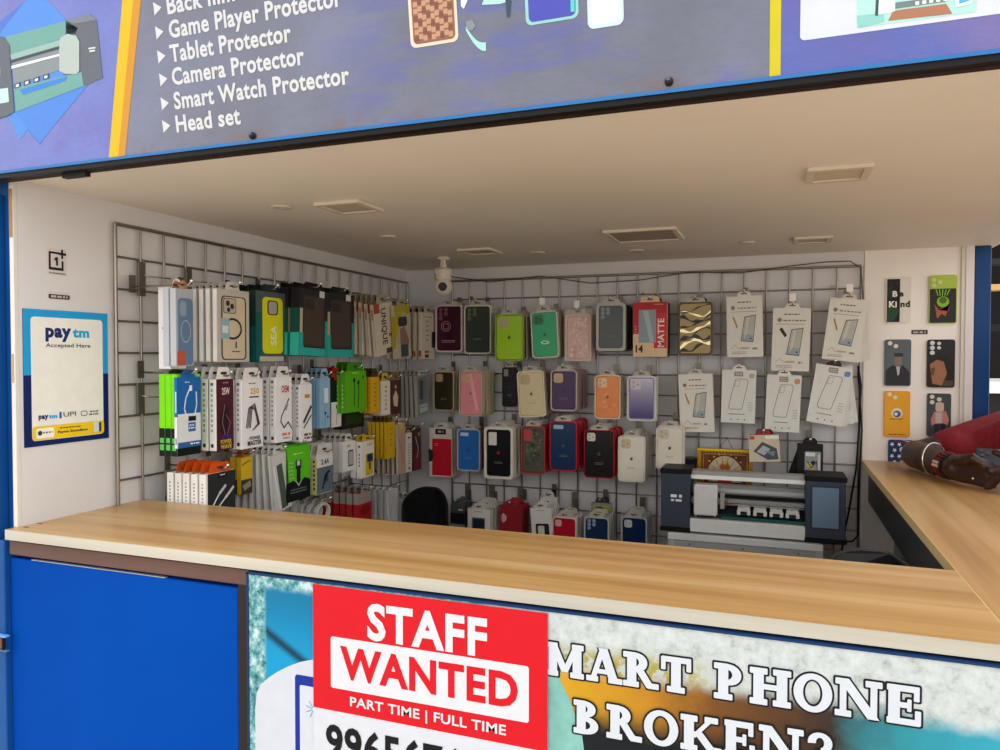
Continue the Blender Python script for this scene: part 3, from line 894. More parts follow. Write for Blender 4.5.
# cable along the grid and down beside the plotter
b = MB()
pts = [uy(*q, D - .02) for q in ((447, 276), (490, 282), (540, 276), (590, 283), (640, 280), (690, 272), (740, 273), (790, 266), (825, 262), (850, 261), (861, 268), (863, 300))]
sm = []
for i in range(len(pts) - 1):
    for k_ in range(4): sm.append(pts[i].lerp(pts[i + 1], k_ / 4))
b.tube(sm + [pts[-1]], .0018, M('#4a4640', .5), 6)
o = b.build('wire_lead', None, tuple(pts[0])); tag(o, 'thin grey wire lying along the top rail of the back grid', 'wire')
b = MB()
pts = [uy(*q, D - .03) for q in ((858, 366), (861, 385), (859, 430), (856, 470), (850, 505), (845, 530), (841, 556), (838, 600))]
b.tube(pts, .0032, M('#121214', .4), 8)
pts = [uy(*q, D - .035) for q in ((858, 372), (862, 430), (858, 500), (858, 535), (853, 541), (840, 543))]
b.tube(pts, .0028, M('#121214', .4), 8)
o = b.build('power_cable', None, tuple(pts[0])); tag(o, 'black cables hanging beside the cutting plotter against the back grid', 'cable')

# ================================================================== PRODUCT BUILDERS (local: front at y=0, hangs down from z=0, back at y=t)
SIDE = lambda w_: Matrix(((0, 1, 0, -w_ / 2 - .0003), (-1, 0, 0, 0), (0, 0, 1, 0), (0, 0, 0, 1)))   # (x along thickness) on the -x side
def apple(mb, cx_, cz, r, y, mat):
    pts = []
    for i in range(20):
        a = 2 * PI * i / 20
        rr = r * (1 - .16 * math.exp(-((a - PI / 2) / .35) ** 2) - .10 * math.exp(-((a - 3 * PI / 2) / .35) ** 2))
        if abs(a) < .5 or abs(a - 2 * PI) < .5: rr *= .78
        pts.append((cx_ + rr * math.cos(a), cz + rr * 1.05 * math.sin(a)))
    mb.flat(pts, y, mat)
    mb.flat([(cx_, cz + r * 1.05), (cx_ + r * .5, cz + r * 1.3), (cx_ + r * .45, cz + r * 1.75), (cx_, cz + r * 1.5)], y, mat)
def lines(mb, x0, x1, z, n, dz, hgt, y, mat):
    for i in range(n):
        k_ = .8 + .2 * random.random()
        c = (x0 + x1) / 2; hw = (x1 - x0) / 2 * k_
        x = c - hw
        while x < c + hw:                       # unreadably small print: little dashes
            L = hgt * random.uniform(1.0, 3.0)
            mb.flat([(x, z - i * dz), (min(x + L, c + hw), z - i * dz), (min(x + L, c + hw), z - i * dz + hgt), (x, z - i * dz + hgt)], y, mat)
            x += L + hgt * .7
def tab(th, w_, h_=.018, mat='#d8d4cc', t=.0012, y=.002):
    b = MB()
    o = [(-w_ / 2, -.001), (w_ / 2, -.001), (w_ / 2 - .004, h_ * .7), (w_ / 2 - .010, h_), (-w_ / 2 + .010, h_), (-w_ / 2 + .004, h_ * .7)]
    b.prism(o, y, y + t, M(mat, .35))
    b.flat(rrect(-.011, h_ * .38, .011, h_ * .6, .002, 3), y - .0003, M('#3a342e', .6))
    b.build('hang_tab', th)
def cases(w_, h_, t, case='#333333', tray='#cfc9bf', win='#cbb89c', em=None, ring=.005, wt=.4, wh=.26, cut='square', edge=None, pic=None, name='phone_case_pack', tabc='#b9b2a6', gloss=.25, lab=True):
    th = thing(name, '', 'phone case', group=None)
    b = MB()
    O = rrect(-w_ / 2, -h_, w_ / 2, 0, min(.014, w_ * .17)); I = rrect(-w_ / 2 + ring, -h_ + ring, w_ / 2 - ring, -ring, min(.011, w_ * .14))
    tm = M(tray, .3, coat=.4)
    b.ring(O, I, 0, t * .9, tm)
    b.prism(O, t * .8, t, M(edge or tray, .35), .0012)
    b.build('tray', th)
    b = MB()
    cm = M(case, gloss, coat=.3)
    x0, x1, z0, z1 = -w_ / 2 + ring + .001, w_ / 2 - ring - .001, -h_ + ring + .001, -ring - .001
    b.prism(rrect(x0, z0, x1, z1, min(.012, w_ * .15)), .0015, t * .8, cm, .0012)
    W_ = x1 - x0
    if em: apple(b, 0, z0 + (z1 - z0) * .50, w_ * .055, .0010, M(em, .3))
    if lab: lines(b, -w_ * .16, w_ * .16, z0 + (z1 - z0) * .30, 2, .005, .0014, .0010, M('#8d8880', .5))
    if pic: pic(b, x0, x1, z0, z1)
    pc = b.build('phone_case', th)
    if cut:
        b = MB()
        if cut == 'square':
            s_ = W_ * wt
            q = rrect(x0 + W_ * .07, z1 - W_ * .07 - s_, x0 + W_ * .07 + s_, z1 - W_ * .07, s_ * .25)
            b.prism(q, .0002, .0014, M(win, .4), .0004)
            if win != '#0':
                for (a_, c_) in ((.28, .72), (.28, .28), (.70, .5)):
                    b.flat(circ(x0 + W_ * .07 + s_ * a_, z1 - W_ * .07 - s_ + s_ * c_, s_ * .13, 12), 0, M('#b3a58f' if win > '#7' else '#4a4a4e', .3))
        elif cut == 'lens':
            for (a_, c_) in ((.16, .07), (.16, .165), (.16, .26), (.38, .07), (.38, .165)):
                b.prism(circ(x0 + W_ * a_, z1 - (z1 - z0) * c_, W_ * .085, 14), .0002, .0014, M(win, .3))
        elif cut == 'tall':
            b.prism(rrect(x0 + W_ * .08, z1 - W_ * .62, x0 + W_ * .42, z1 - W_ * .1, .003), .0002, .0014, M(win, .35), .0003)
        elif cut == 'pill':
            b.prism(rrect(x0 + W_ * .1, z1 - W_ * .26, x0 + W_ * .5, z1 - W_ * .1, .003), .0002, .0014, M(win, .35), .0003)
        b.build('camera_cutout', pc)
    tab(th, w_ * .6, .016, tabc)
    return th

def carton(w_, h_, t, body='#d8d6d0', front=None, side=None, name='accessory_box', cat='box', tabc=None, tabw=.6, tabh=.02, top=None):
    th = thing(name, '', cat)
    b = MB()
    b.bbox(-w_ / 2, w_ / 2, 0, t, -h_, 0, M(body, .4), min(.0012, t * .2))
    if front: front(b, w_, h_, t)
    if side: side(b, w_, h_, t)
    b.build('carton', th)
    if tabc is not False: tab(th, w_ * tabw, tabh, tabc or body)
    return th

def G(*ops):
    """front print from a list of ops in fractions of the width (0..1) and height (0 top .. 1 bottom)"""
    def f(b, w_, h_, t):
        X = lambda u: -w_ / 2 + u * w_
        Z = lambda v: -v * h_
        y = -.0003
        for op in ops:
            k_ = op[0]; y -= .00015
            if k_ == 'r': b.flat(rrect(X(op[1]), Z(op[4]), X(op[3]), Z(op[2]), (op[7] if len(op) > 7 else op[6]) if len(op) > 6 else .0008, 5), y, M(op[5], .4))
            elif k_ == 't': b.text(op[1], X(op[2]), X(op[4]), Z(op[5]), Z(op[3]), y, M(op[6], .45), op[7] if len(op) > 7 else .02)
            elif k_ == 'p':
                q = [(X(u), Z(v)) for u, v in op[1]]
                a = sum(q[i][0] * q[(i + 1) % len(q)][1] - q[(i + 1) % len(q)][0] * q[i][1] for i in range(len(q)))
                b.flat(q if a > 0 else q[::-1], y, M(op[2], .4))
            elif k_ == 'o':
                o_ = rrect(X(op[1]), Z(op[4]), X(op[3]), Z(op[2]), op[7]); i_ = rrect(X(op[1]) + op[6], Z(op[4]) + op[6], X(op[3]) - op[6], Z(op[2]) - op[6], max(op[7] - op[6], .0003))
                b.ring(o_, i_, y, y + .0002, M(op[5], .4))
            elif k_ == 'l': lines(b, X(op[1]), X(op[2]), Z(op[3]), op[4], op[5] * h_, op[6] * h_, y, M(op[7], .5))
            elif k_ == 'c': b.flat(circ(X(op[1]), Z(op[2]), op[3] * w_, 14), y, M(op[4], .4))
            elif k_ == 'tv':       # lettering running up the box
                v_, f_, a0, a1, c0, c1 = text_mesh(op[1], .02)
                x0_, x1_, z0_, z1_ = X(op[2]), X(op[4]), Z(op[5]), Z(op[3])
                dn = op[7] if len(op) > 7 else 1
                if dn > 0: vv = [(x1_ - (p[1] - c0) / (c1 - c0) * (x1_ - x0_), y, z0_ + (p[0] - a0) / (a1 - a0) * (z1_ - z0_)) for p in v_]
                else: vv = [(x0_ + (p[1] - c0) / (c1 - c0) * (x1_ - x0_), y, z1_ - (p[0] - a0) / (a1 - a0) * (z1_ - z0_)) for p in v_]
                b.add(vv, f_, M(op[6], .45))
            elif k_ == 'w':        # thin stroke along points
                for (u0, v0), (u1, v1) in zip(op[1][:-1], op[1][1:]):
                    a = Vector((X(u0), Z(v0))); c = Vector((X(u1), Z(v1))); d = (c - a)
                    if d.length < 1e-6: continue
                    d.normalize(); n_ = Vector((-d.y, d.x)) * op[3] * w_ / 2
                    e = d * op[3] * w_ * .3
                    b.flat([tuple(a - n_ - e), tuple(c - n_ + e), tuple(c + n_ + e), tuple(a + n_ - e)], y, M(op[2], .4))
    return f
def GS(*ops):
    """print on the -x side face"""
    def f(b, w_, h_, t):
        xf = SIDE(w_)
        # local face coordinates: x from -t..0 (back to front), z
        y = 0
        for op in ops:
            y -= .00015
            if op[0] == 'r': b.flat(rrect(-t + op[1] * t, -op[4] * h_, -t + op[3] * t, -op[2] * h_, .0006, 2), y, M(op[5], .4), xf)
            elif op[0] == 'd':
                n = op[6]
                for i in range(n):
                    zc = -h_ * (op[2] + (op[4] - op[2]) * (i + .5) / n); q = h_ * (op[4] - op[2]) / n * .28
                    b.flat(rrect(-t + op[1] * t, zc - q, -t + op[3] * t, zc + q, .0004, 2), y, M(op[5], .5), xf)
    return f

# ------------------------------------------------------------------ placing
HOOKM = M('#a8a29a', .25, .9)
def hook(P, n, reach, back, label, tagc=None, group=None):
    """prong from the grid out to P along n; P = where the pack hangs"""
    n = Vector(n); P = Vector(P)
    base = P - n * reach
    th = thing('display_hook', label, 'hook', tuple(base))
    up = Vector((0, 0, 1)); sd = n.cross(up)
    b = MB()
    q = [base - base + up * .002 + n * .001, n * (reach * .5) + up * .001, n * (reach + .012) + up * .0, n * (reach + .022) + up * .010]
    b.tube(q, .0026, HOOKM, 6)
    b.ball(tuple(q[-1]), .0048, M('#e6e2da', .15, .9), n=8, m=6)
    b.build('prong', th)
    b = MB()
    ang = math.atan2(n.y, n.x) + PI / 2
    R_ = Matrix.Rotation(ang, 4, 'Z')
    b.box(-.009, .009, -.0045, -.0018, -.012, .030, M('#6f685f', .35, .7), R_)
    b.build('backplate', th)
    if tagc:
        b = MB(); R2 = Matrix.Translation(n * (reach + .018) + up * .018) @ R_
        b.bbox(-.010, .010, -.0012, .0012, -.004, .022, M(tagc, .4), .0004, R2); b.build('price_tag_holder', th)
    return th

ORD = ['directly behind', 'second behind', 'third behind', 'fourth behind', 'fifth behind', 'sixth behind', 'seventh behind', 'eighth behind']
def place(wall, builder, box, off, label, short, n=1, pitch=.02, roll=0, yaw=0, t=.018, behind=None, cat=None, bl='phone case pack', tagc=None, jig=.004, hk=True, broll=0, hdz=.008, tabtop=0, drop=0.0):
    x0, y0, x1, y1 = box
    nx = Vector((0, -1, 0)) if wall == 'B' else Vector((1, 0, 0))
    base = 0 if wall == 'B' else PI / 2
    P0 = Vector((0, D - off, 0)) if wall == 'B' else Vector((off, 0, 0))
    ctr = un((x0 + x1) / 2, (y0 + y1) / 2, P0, nx)
    nn = Matrix.Rotation(math.radians(yaw), 3, 'Z') @ nx
    ym = (y0 + y1) / 2; xm = (x0 + x1) / 2
    L = un(x0, ym, ctr, nn); R_ = un(x1, ym, ctr, nn); Tt = un(xm, y0, ctr, nn); Bt = un(xm, y1, ctr, nn)
    w_ = (R_ - L).length; h_ = Tt.z - Bt.z
    loc = Vector(((L.x + R_.x) / 2, (L.y + R_.y) / 2, Tt.z))
    root = builder(w_, h_, t)
    rz = base + math.radians(yaw)
    root.location = loc; root.rotation_euler = (0, math.radians(roll), rz)
    root['label'] = label
    if cat: root['category'] = cat
    back = None
    for k_ in range(1, n):
        if behind is not None:
            if back is None: c = behind(w_, h_, t); back = c
            else: c = dup(back)
        else:
            c = dup(root)
        rr = random.Random(hash((x0, y0, k_)) & 0xffff)
        lat = Matrix.Rotation(rz, 3, 'Z') @ Vector((1, 0, 0))
        c.location = loc - nn * pitch * k_ + lat * rr.uniform(-jig, jig) * .6 + Vector((0, 0, rr.uniform(-jig, jig) * .5))
        c.rotation_euler = (0, math.radians(roll * (1 - .25 * k_) + broll * k_ + rr.uniform(-1, 1) * (jig / .004)), rz)
        c['label'] = f'{bl} hanging {ORD[k_ - 1]} the {short}'
        c['group'] = 'packs on one hook with the ' + short
        root['group'] = 'packs on one hook with the ' + short
        if cat: c['category'] = cat
    if hk:
        hp = loc + Vector((0, 0, hdz))
        # back to the grid plane
        if wall == 'B': dist = (D - .019) - hp.y
        else: dist = hp.x - .019
        hook(hp, nn if yaw == 0 else nx, abs(dist), None, 'steel display hook carrying the ' + short, tagc)
    return root

# ================================================================== BACK WALL, ROW 1
def case(**k): return lambda w_, h_, t: cases(w_, h_, t, **k)
def box_(**k): return lambda w_, h_, t: carton(w_, h_, t, **k)
def glossy_streak(c):
    def f(b, x0, x1, z0, z1):
        W_ = x1 - x0; Hh = z1 - z0
        b.flat([(x0 + W_ * .55, z1 - Hh * .02), (x0 + W_ * .4, z1 - Hh * .02), (x0 + W_ * .75, z0 + Hh * .1), (x0 + W_ * .9, z0 + Hh * .1)], .0012, M(c, .3))
    return f
def dots(cols, n, r, seed, y=.0011):
    def f(b, x0, x1, z0, z1):
        rg = random.Random(seed)
        for i in range(n):
            u = rg.uniform(x0 + r, x1 - r); v_ = rg.uniform(z0 + r, z1 - r); q = r * rg.uniform(.4, 1)
            b.flat(circ(u, v_, q, 7), y - i * 1e-5, M(rg.choice(cols), .3))
    return f
def swirls(b, x0, x1, z0, z1):
    W_ = x1 - x0; Hh = z1 - z0
    rg = random.Random(5)
    for k_ in range(9):
        cz = z0 + Hh * (.08 + .1 * k_); pts = []
        ph = rg.uniform(0, 6); am = rg.uniform(.03, .09)
        for i in range(15):
            u = i / 14
            pts.append((x0 + W_ * (.02 + .96 * u), min(z1 - .002, max(z0 + .006, cz + Hh * am * math.sin(u * 5 + ph) + Hh * .12 * (u - .5)))))
        th_ = rg.uniform(.004, .010)
        up = [(p[0], min(p[1] + th_ * (1 + .6 * math.sin(i)), z1 - .001)) for i, p in enumerate(pts)]
        for i in range(14):
            b.flat([pts[i], pts[i + 1], up[i + 1], up[i]], .0011 - k_ * 2e-5, M(('#1c1916', '#e0cfa0', '#2a241c')[k_ % 3], .2, 0 if k_ % 3 != 1 else .4))
def plum_art(b, x0, x1, z0, z1):
    W_ = x1 - x0; cx_ = (x0 + x1) / 2; cz = (z0 + z1) / 2 + (z1 - z0) * .05
    for r in (.21, .13):
        o = circ(cx_ - W_ * .12, cz, W_ * r, 20); i_ = circ(cx_ - W_ * .12, cz, W_ * (r - .035), 20)
        b.ring(o, i_, .0009, .0012, M('#9c6a78', .3))
    lines(b, x0 + W_ * .15, x1 - W_ * .2, z0 + (z1 - z0) * .22, 2, .006, .002, .0010, M('#c9a8b0', .4))
place('B', case(case='#3e1526', tray='#d9bfc2', win='#74495a', cut='lens', pic=plum_art, lab=False), (435.5, 305, 462, 352), .13,
      'dark plum phone case pack with pale tray, highest and nearest the rear corner', 'dark plum case', n=4, pitch=.024)
place('B', case(case='#39403a', tray='#d6d2c4', win='#5d665c', cut='lens', lab=True), (464, 305, 491, 354), .13,
      'dark smoky phone case pack in a pale tray beside the dark plum case', 'smoky dark case', n=4, pitch=.022)
place('B', case(case='#9ccb1c', tray='#8aa83a', win='#b9b07c', em='#4a4a20', lab=False), (495, 314, 523.5, 361), .19,
      'bright lime green phone case pack in the top row', 'lime green case', n=5, pitch=.034, behind=case(case='#6b4a5a', tray='#b3a79c', win='#9a8a7c'), tagc=None, broll=-.6)
place('B', case(case='#22a56a', tray='#c8c3b6', win='#3a7f5c', em='#2a5a4a', lab=False, pic=lambda b, x0, x1, z0, z1: (b.ring(circ((x0 + x1) / 2, z0 + (z1 - z0) * .32, .016, 16, .007), circ((x0 + x1) / 2, z0 + (z1 - z0) * .32, .011, 16, .004), .0009, .0012, M('#dff2e4', .2)))),
      (530, 311, 557, 358), .19, 'emerald green phone case pack with a shiny ring, tilted in the top row', 'emerald green case', n=5, pitch=.03, roll=-3, behind=case(case='#5a4434', tray='#a8987f', win='#8a7a66'), tagc='#e9e6df')
def pink_bag(w_, h_, t):
    th = cases(w_, h_, t, case='#e3b0a4', tray='#d8b6a8', cut=None, lab=False, ring=.008, pic=dots(['#f0cdc2', '#d79a92', '#f6e2d8', '#c98a86'], 60, .007, 3))
    b = MB(); b.prism(rrect(-w_ / 2 - .003, -h_ * 1.0, w_ / 2 + .003, .018, .003), -.0015, -.0008, M('#e8dcd0', .1, alpha=.16)); b.build('clear_sleeve', th)
    return th
place('B', pink_bag, (565, 314, 591, 361), .17, 'pink glitter phone case in a clear sleeve in the top row', 'pink glitter case', n=3, pitch=.03, tagc='#e9e6df')
place('B', case(case='#4a4e4c', tray='#a8a69e', win='#7b8a8a', ring=.010, cut='lens'), (596, 303, 625.5, 351), .20,
      'charcoal phone case pack in a wide grey tray beside the red and beige box', 'grey tray pack', n=4, pitch=.04, behind=case(case='#1c1e24', tray='#24262c', win='#44484f', edge='#1a1c20', ring=.003))
place('B', box_(body='#d9bd94', front=G(('r', 0, 0, 1, .58, '#b3232b'), ('r', .62, .2, 1, .84, '#c92a36'), ('r', .17, .14, .68, .74, '#8c9a9e'), ('p', [(.3, .16), (.45, .16), (.62, .72), (.5, .72)], '#a9b6ba'),
                                        ('tv', 'MATTE', .73, .3, .92, .82, '#f0dcd0'), ('t', '14', .08, .78, .3, .92, '#3a1a2a', .04), ('l', .6, .92, .05, 1, .03, .012, '#e8c8b0'), ('l', .05, .12, .45, 3, .05, .012, '#e8c0a8'))),
      (633, 302, 667, 357), .18, 'red and beige phone case box with large upright lettering', 'red and beige box', n=3, pitch=.03, t=.022, behind=box_(body='#4a3a34', tabc='#1a1614'), bl='dark accessory box')
place('B', case(case='#a58d58', tray='#4a4238', cut=None, ring=.004, lab=False, pic=swirls, win='#caa'), (678, 302, 712.5, 355), .17, 'gold and black marbled phone case pack in the top row', 'gold marbled case', n=3, pitch=.03,
      behind=box_(body='#8d8579', tabc='#15130f'), bl='grey clear case pack')
# boxed screen guards
def guard_front(pen='#b58a3a', dark=False):
    return G(('r', 0, 0, 1, 1, '#dcd8cc'), ('l', .28, .72, .11, 1, .03, .018, '#5a564c'), ('c', .18, .19, .06, '#8a7f6a'), ('l', .26, .88, .21, 1, .03, .022, '#8a857a'), ('l', .1, .85, .26, 1, .03, .008, '#6c675c'),
             ('p', [(.16, .34), (.2, .33), (.31, .5), (.28, .53)] if not dark else [(.18, .34), (.25, .31), (.39, .43), (.34, .47)], '#2a2824' if dark else pen),
             ('p', [(.50, .34), (.82, .31), (.73, .76), (.38, .74)], '#5a5e5c'), ('p', [(.515, .352), (.80, .325), (.718, .745), (.40, .728)], '#b4b4aa'),
             ('p', [(.43, .62), (.74, .64), (.718, .745), (.40, .728)], '#9aa4a6'), ('p', [(.56, .35), (.64, .34), (.56, .62), (.47, .7)], '#c6c6bc'),
             ('c', .66, .70, .03, '#2f6a9a'), ('w', [(.12, .86), (.22, .8), (.32, .86), (.5, .87)], '#a89a7a', .012), ('r', .38, .84, .62, .87, '#b7ae95'), ('l', .12, .55, .92, 2, .025, .009, '#8a8578'), ('l', .70, .84, .88, 1, .03, .03, '#8a8578'))
def case_front(accent='#9aa0a0', badge=None, win='#bfb9a9', sq=False):
    ops = [('r', 0, 0, 1, 1, '#dad9d1'), ('r', .36, .03, .62, .12, '#918b7e'), ('l', .39, .6, .065, 2, .03, .01, '#d9d6cc'),
           ('w', [(.42, .17), (.40, .18), (.22, .68), (.23, .72), (.27, .74), (.56, .74), (.61, .73), (.77, .24), (.77, .20), (.73, .17), (.42, .17)], '#5f5f5c', .014), ('w', [(.43, .2), (.38, .31), (.50, .31), (.54, .2), (.43, .2)], '#85847e', .01),
           ('l', .78, .93, .62, 4, .045, .01, '#8a877e'), ('l', .22, .7, .84, 1, .02, .014, '#5c5a54'), ('c', .3, .93, .02, '#3a3834'), ('c', .5, .93, .02, '#3a3834'), ('c', .7, .93, .02, '#3a3834')]
    if badge: ops.append(('r', .8, .06, .96, .15, badge, 0, .006))
    return G(*ops)
GB_ = dict(name='screen_guard_box', cat='box', tabw=.42, tabh=.016)
place('B', box_(body='#dedbd0', front=guard_front(), **GB_), (726, 296, 762, 357), .12, 'pale screen guard box with a gold pen picture, left of the top three', 'pale guard box beside the gold marbled case', n=3, pitch=.02, t=.012, roll=-1.5, bl='screen guard box', jig=.003)
place('B', box_(body='#dedbd0', front=guard_front(dark=True), **GB_), (773, 308, 811, 371), .12, 'pale screen guard box with a black pen picture', 'guard box with the black pen', n=2, pitch=.02, t=.012, roll=1.5, bl='screen guard box', tagc='#f2eee4', jig=.003)
place('B', box_(body='#d6cfbe', front=guard_front(), **GB_), (830, 299, 868, 361), .13, 'cream screen guard box with gold pen, tilted beside the cream wall panel', 'tilted cream guard box', n=4, pitch=.022, t=.012, roll=7, bl='screen guard box', tagc='#f2eee4', broll=-2)
# ---- row 2
place('B', case(case='#37301f', tray='#c2b79a', win='#b39b72', em='#1a160c'), (433, 371, 454, 411), .12, 'dark olive phone case pack in the second row, nearest the corner', 'dark olive case', n=3, pitch=.024)
place('B', case(case='#e58f98', tray='#c9b39c', win='#d6ab84', em='#b06a72', edge='#cdbf9c', pic=glossy_streak('#f0aab0')), (459, 371, 482, 416), .18, 'pink phone case pack in the second row', 'pink case', n=5, pitch=.028, behind=case(case='#a08a64', tray='#cdbf9a', win='#b9a47c', edge='#d6caa8'))
place('B', case(case='#14161a', tray='#3a3a3a', win='#8f8674', em='#3c3c3c', ring=.002, wt=.34, cut='tall'), (502, 367, 516.5, 407), .14, 'slim black phone case pack hanging low between pink and cream cases', 'slim black case', n=1)
place('B', case(case='#d8c69e', tray='#e2d6b8', win='#c2ab80', em='#6a5a40'), (516.5, 371, 543.5, 417), .18, 'cream beige phone case pack, tilted, in the second row', 'cream beige case', n=4, pitch=.03, roll=-3.5, behind=case(case='#8a6a4a', tray='#b39c78', win='#9c8460'))
place('B', case(case='#3e1f4c', tray='#b9a6a0', win='#c9ab84', em='#2a1234'), (550.5, 370, 577, 411), .19, 'deep purple phone case pack in the second row', 'purple case', n=5, pitch=.034, behind=case(case='#7a2a3a', tray='#a88a84', win='#998070', edge='#8a3a48'))
place('B', case(case='#e8894a', tray='#d9c4a4', win='#e9c79a', em='#7a4a2a', pic=dots(['#ea9050', '#efa068', '#e48444'], 26, .010, 8)), (594.5, 375, 620.5, 419), .18, 'orange phone case pack with pale blotches in the second row', 'orange case', n=3, pitch=.034, behind=case(case='#c9b48c', tray='#cfc09c', win='#b9a684'))
def violet(b, x0, x1, z0, z1):
    n = 16
    for i in range(n):
        za = z0 + (z1 - z0) * i / n; zb_ = z0 + (z1 - z0) * (i + 1) / n
        f_ = i / (n - 1); q = '#%02x%02x%02x' % tuple(int(a + (c - a) * f_) for a, c in zip((0x4a, 0x40, 0x74), (0xc9, 0xc4, 0xd2)))
        b.flat([(x0 + .003, za + (.003 if i == 0 else 0)), (x1 - .003, za + (.003 if i == 0 else 0)), (x1 - .003, zb_ - (.003 if i == n - 1 else 0)), (x0 + .003, zb_ - (.003 if i == n - 1 else 0))], .0012, M(q, .25))
place('B', case(case='#8f8ab0', tray='#cfcad0', win='#c9c5c9', pic=violet, ring=.006, lab=False), (627, 376, 656, 421), .19, 'violet fading phone case in a pale tray beside the pale boxes', 'violet fading case', n=2, pitch=.03,
      behind=box_(body='#d8cfa8', tabc='#b9a878'), bl='cream case box')
place('B', box_(body='#c8c6b8', front=guard_front(), **GB_), (678, 374, 712, 432), .13, 'pale screen guard box with gold pen, below the gold marbled case', 'lower guard box', n=2, pitch=.02, t=.012, roll=-2.5, bl='screen guard box', jig=.003)
CB_ = dict(name='phone_case_box', cat='box', tabw=.4, tabh=.016, tabc='#e8e4da')
place('B', box_(body='#d8d7cf', front=case_front(badge='#b9ae8e'), **CB_), (722, 370, 756, 423), .12, 'pale phone case box with beige corner mark in the second row', 'box with beige corner mark', n=2, pitch=.018, t=.014, roll=1, bl='phone case box', jig=.003)
place('B', box_(body='#d8d7cf', front=case_front(badge='#d08a72', sq=True), **CB_), (767, 375, 801.5, 432), .12, 'pale phone case box with salmon corner mark in the second row', 'box with salmon corner mark', n=2, pitch=.02, t=.014, roll=2, bl='phone case box', jig=.003)
place('B', box_(body='#cbcbc4', front=case_front(badge='#5a8fc0'), **dict(CB_, tabc='#2c2a28')), (816, 366, 853, 425), .13, 'pale phone case box with blue round mark, tilted, in the second row', 'box with the blue mark', n=4, pitch=.02, t=.012, roll=9, bl='phone case box', broll=-3, jig=.003)
# ---- row 3
def wrap_pack(w_, h_, t):
    return carton(w_, h_, t, body='#d9cfc2', front=G(('r', .28, .02, .74, .13, '#1a1816'), ('l', .38, .64, .095, 1, .03, .04, '#b9b0a4'), ('r', .14, .22, .98, .97, '#c81a2c', 0, .004), ('l', .24, .42, .33, 2, .03, .012, '#e88a8e'),
                  ('p', [(.0, .42), (.16, .46), (.22, .57), (.14, .68), (.0, .7)], '#2c2c34')), name='phone_case_pack', cat='phone case', tabc='#d0c6b8')
place('B', wrap_pack, (429, 428, 452, 477), .12, 'red phone case in a white frame box with black tag, nearest the corner', 'red case with black tag', n=3, pitch=.03, bl='white framed case pack')
place('B', case(case='#2d6bb5', tray='#a9b9c9', win='#b9cfe0', cut='pill', em='#1f4a86'), (457, 429, 480, 471), .16, 'mid blue phone case pack in the third row', 'mid blue case', n=3, pitch=.03, behind=case(case='#7a1f28', tray='#9c3036', win='#7a4a44', edge='#9c2a30'))
place('B', case(case='#15161a', tray='#dcd5c8', win='#dcd8cc', cut='tall', em='#8a2a2c', ring=.010), (484, 427, 513, 479), .20, 'black phone case in a thick white frame in the third row', 'black case in white frame', n=4, pitch=.034, behind=case(case='#cfc8ba', tray='#d9d2c4', win='#bdb6a8', ring=.008))
def camo(b, x0, x1, z0, z1): dots(['#4a4a3c', '#5c5b4c', '#3a3b32', '#6a6756'], 70, .009, 11)(b, x0 + .003, x1 - .003, z0 + .003, z1 - .003)
place('B', case(case='#55554a', tray='#b03a3c', win='#c04444', cut='tall', pic=camo, lab=False, edge='#8f1f28', ring=.005), (521, 426, 545, 474), .19, 'camouflage pattern phone case in a red frame in the third row', 'camouflage case', n=5, pitch=.03, behind=case(case='#8f1a26', tray='#b5202e', win='#8a3a3c', edge='#a01c28'))
place('B', case(case='#1b3459', tray='#b52436', win='#9fb3cc', cut='pill', em='#3c5c8c', edge='#b01f2e'), (549.5, 421, 577, 471), .20, 'navy phone case in a red frame in the third row', 'navy case in red frame', n=5, pitch=.036, behind=case(case='#9c1a28', tray='#c42434', win='#8a3a3c', edge='#b41e2c'))
place('B', case(case='#221d1f', tray='#a8202c', win='#d9c9b4', wt=.30, em='#4c4448', edge='#b01f2e', ring=.003), (584, 430, 614, 478), .20, 'black phone case with red edges in the third row', 'black case with red edges', n=5, pitch=.038, behind=case(case='#9c1a28', tray='#c42434', win='#8a3a3c', edge='#b41e2c'), broll=-.6)
place('B', case(case='#e2dccd', tray='#e8e3d6', win='#cdb893', em='#5a564e', ring=.003), (618, 436, 645, 482), .19, 'off-white phone case pack with tan camera window, hanging lowest of the third row', 'off-white case', n=5, pitch=.034, behind=case(case='#a8483c', tray='#cfc6b4', win='#b9a98e', edge='#cfc2ac'))
place('B', case(case='#ddd6c6', tray='#e4ddce', win='#c9bea6', em='#4c4a46', ring=.003), (656, 426.5, 683.5, 470), .19, 'off-white phone case pack hanging right above the cutting plotter', 'off-white case above the plotter', n=2, pitch=.03)
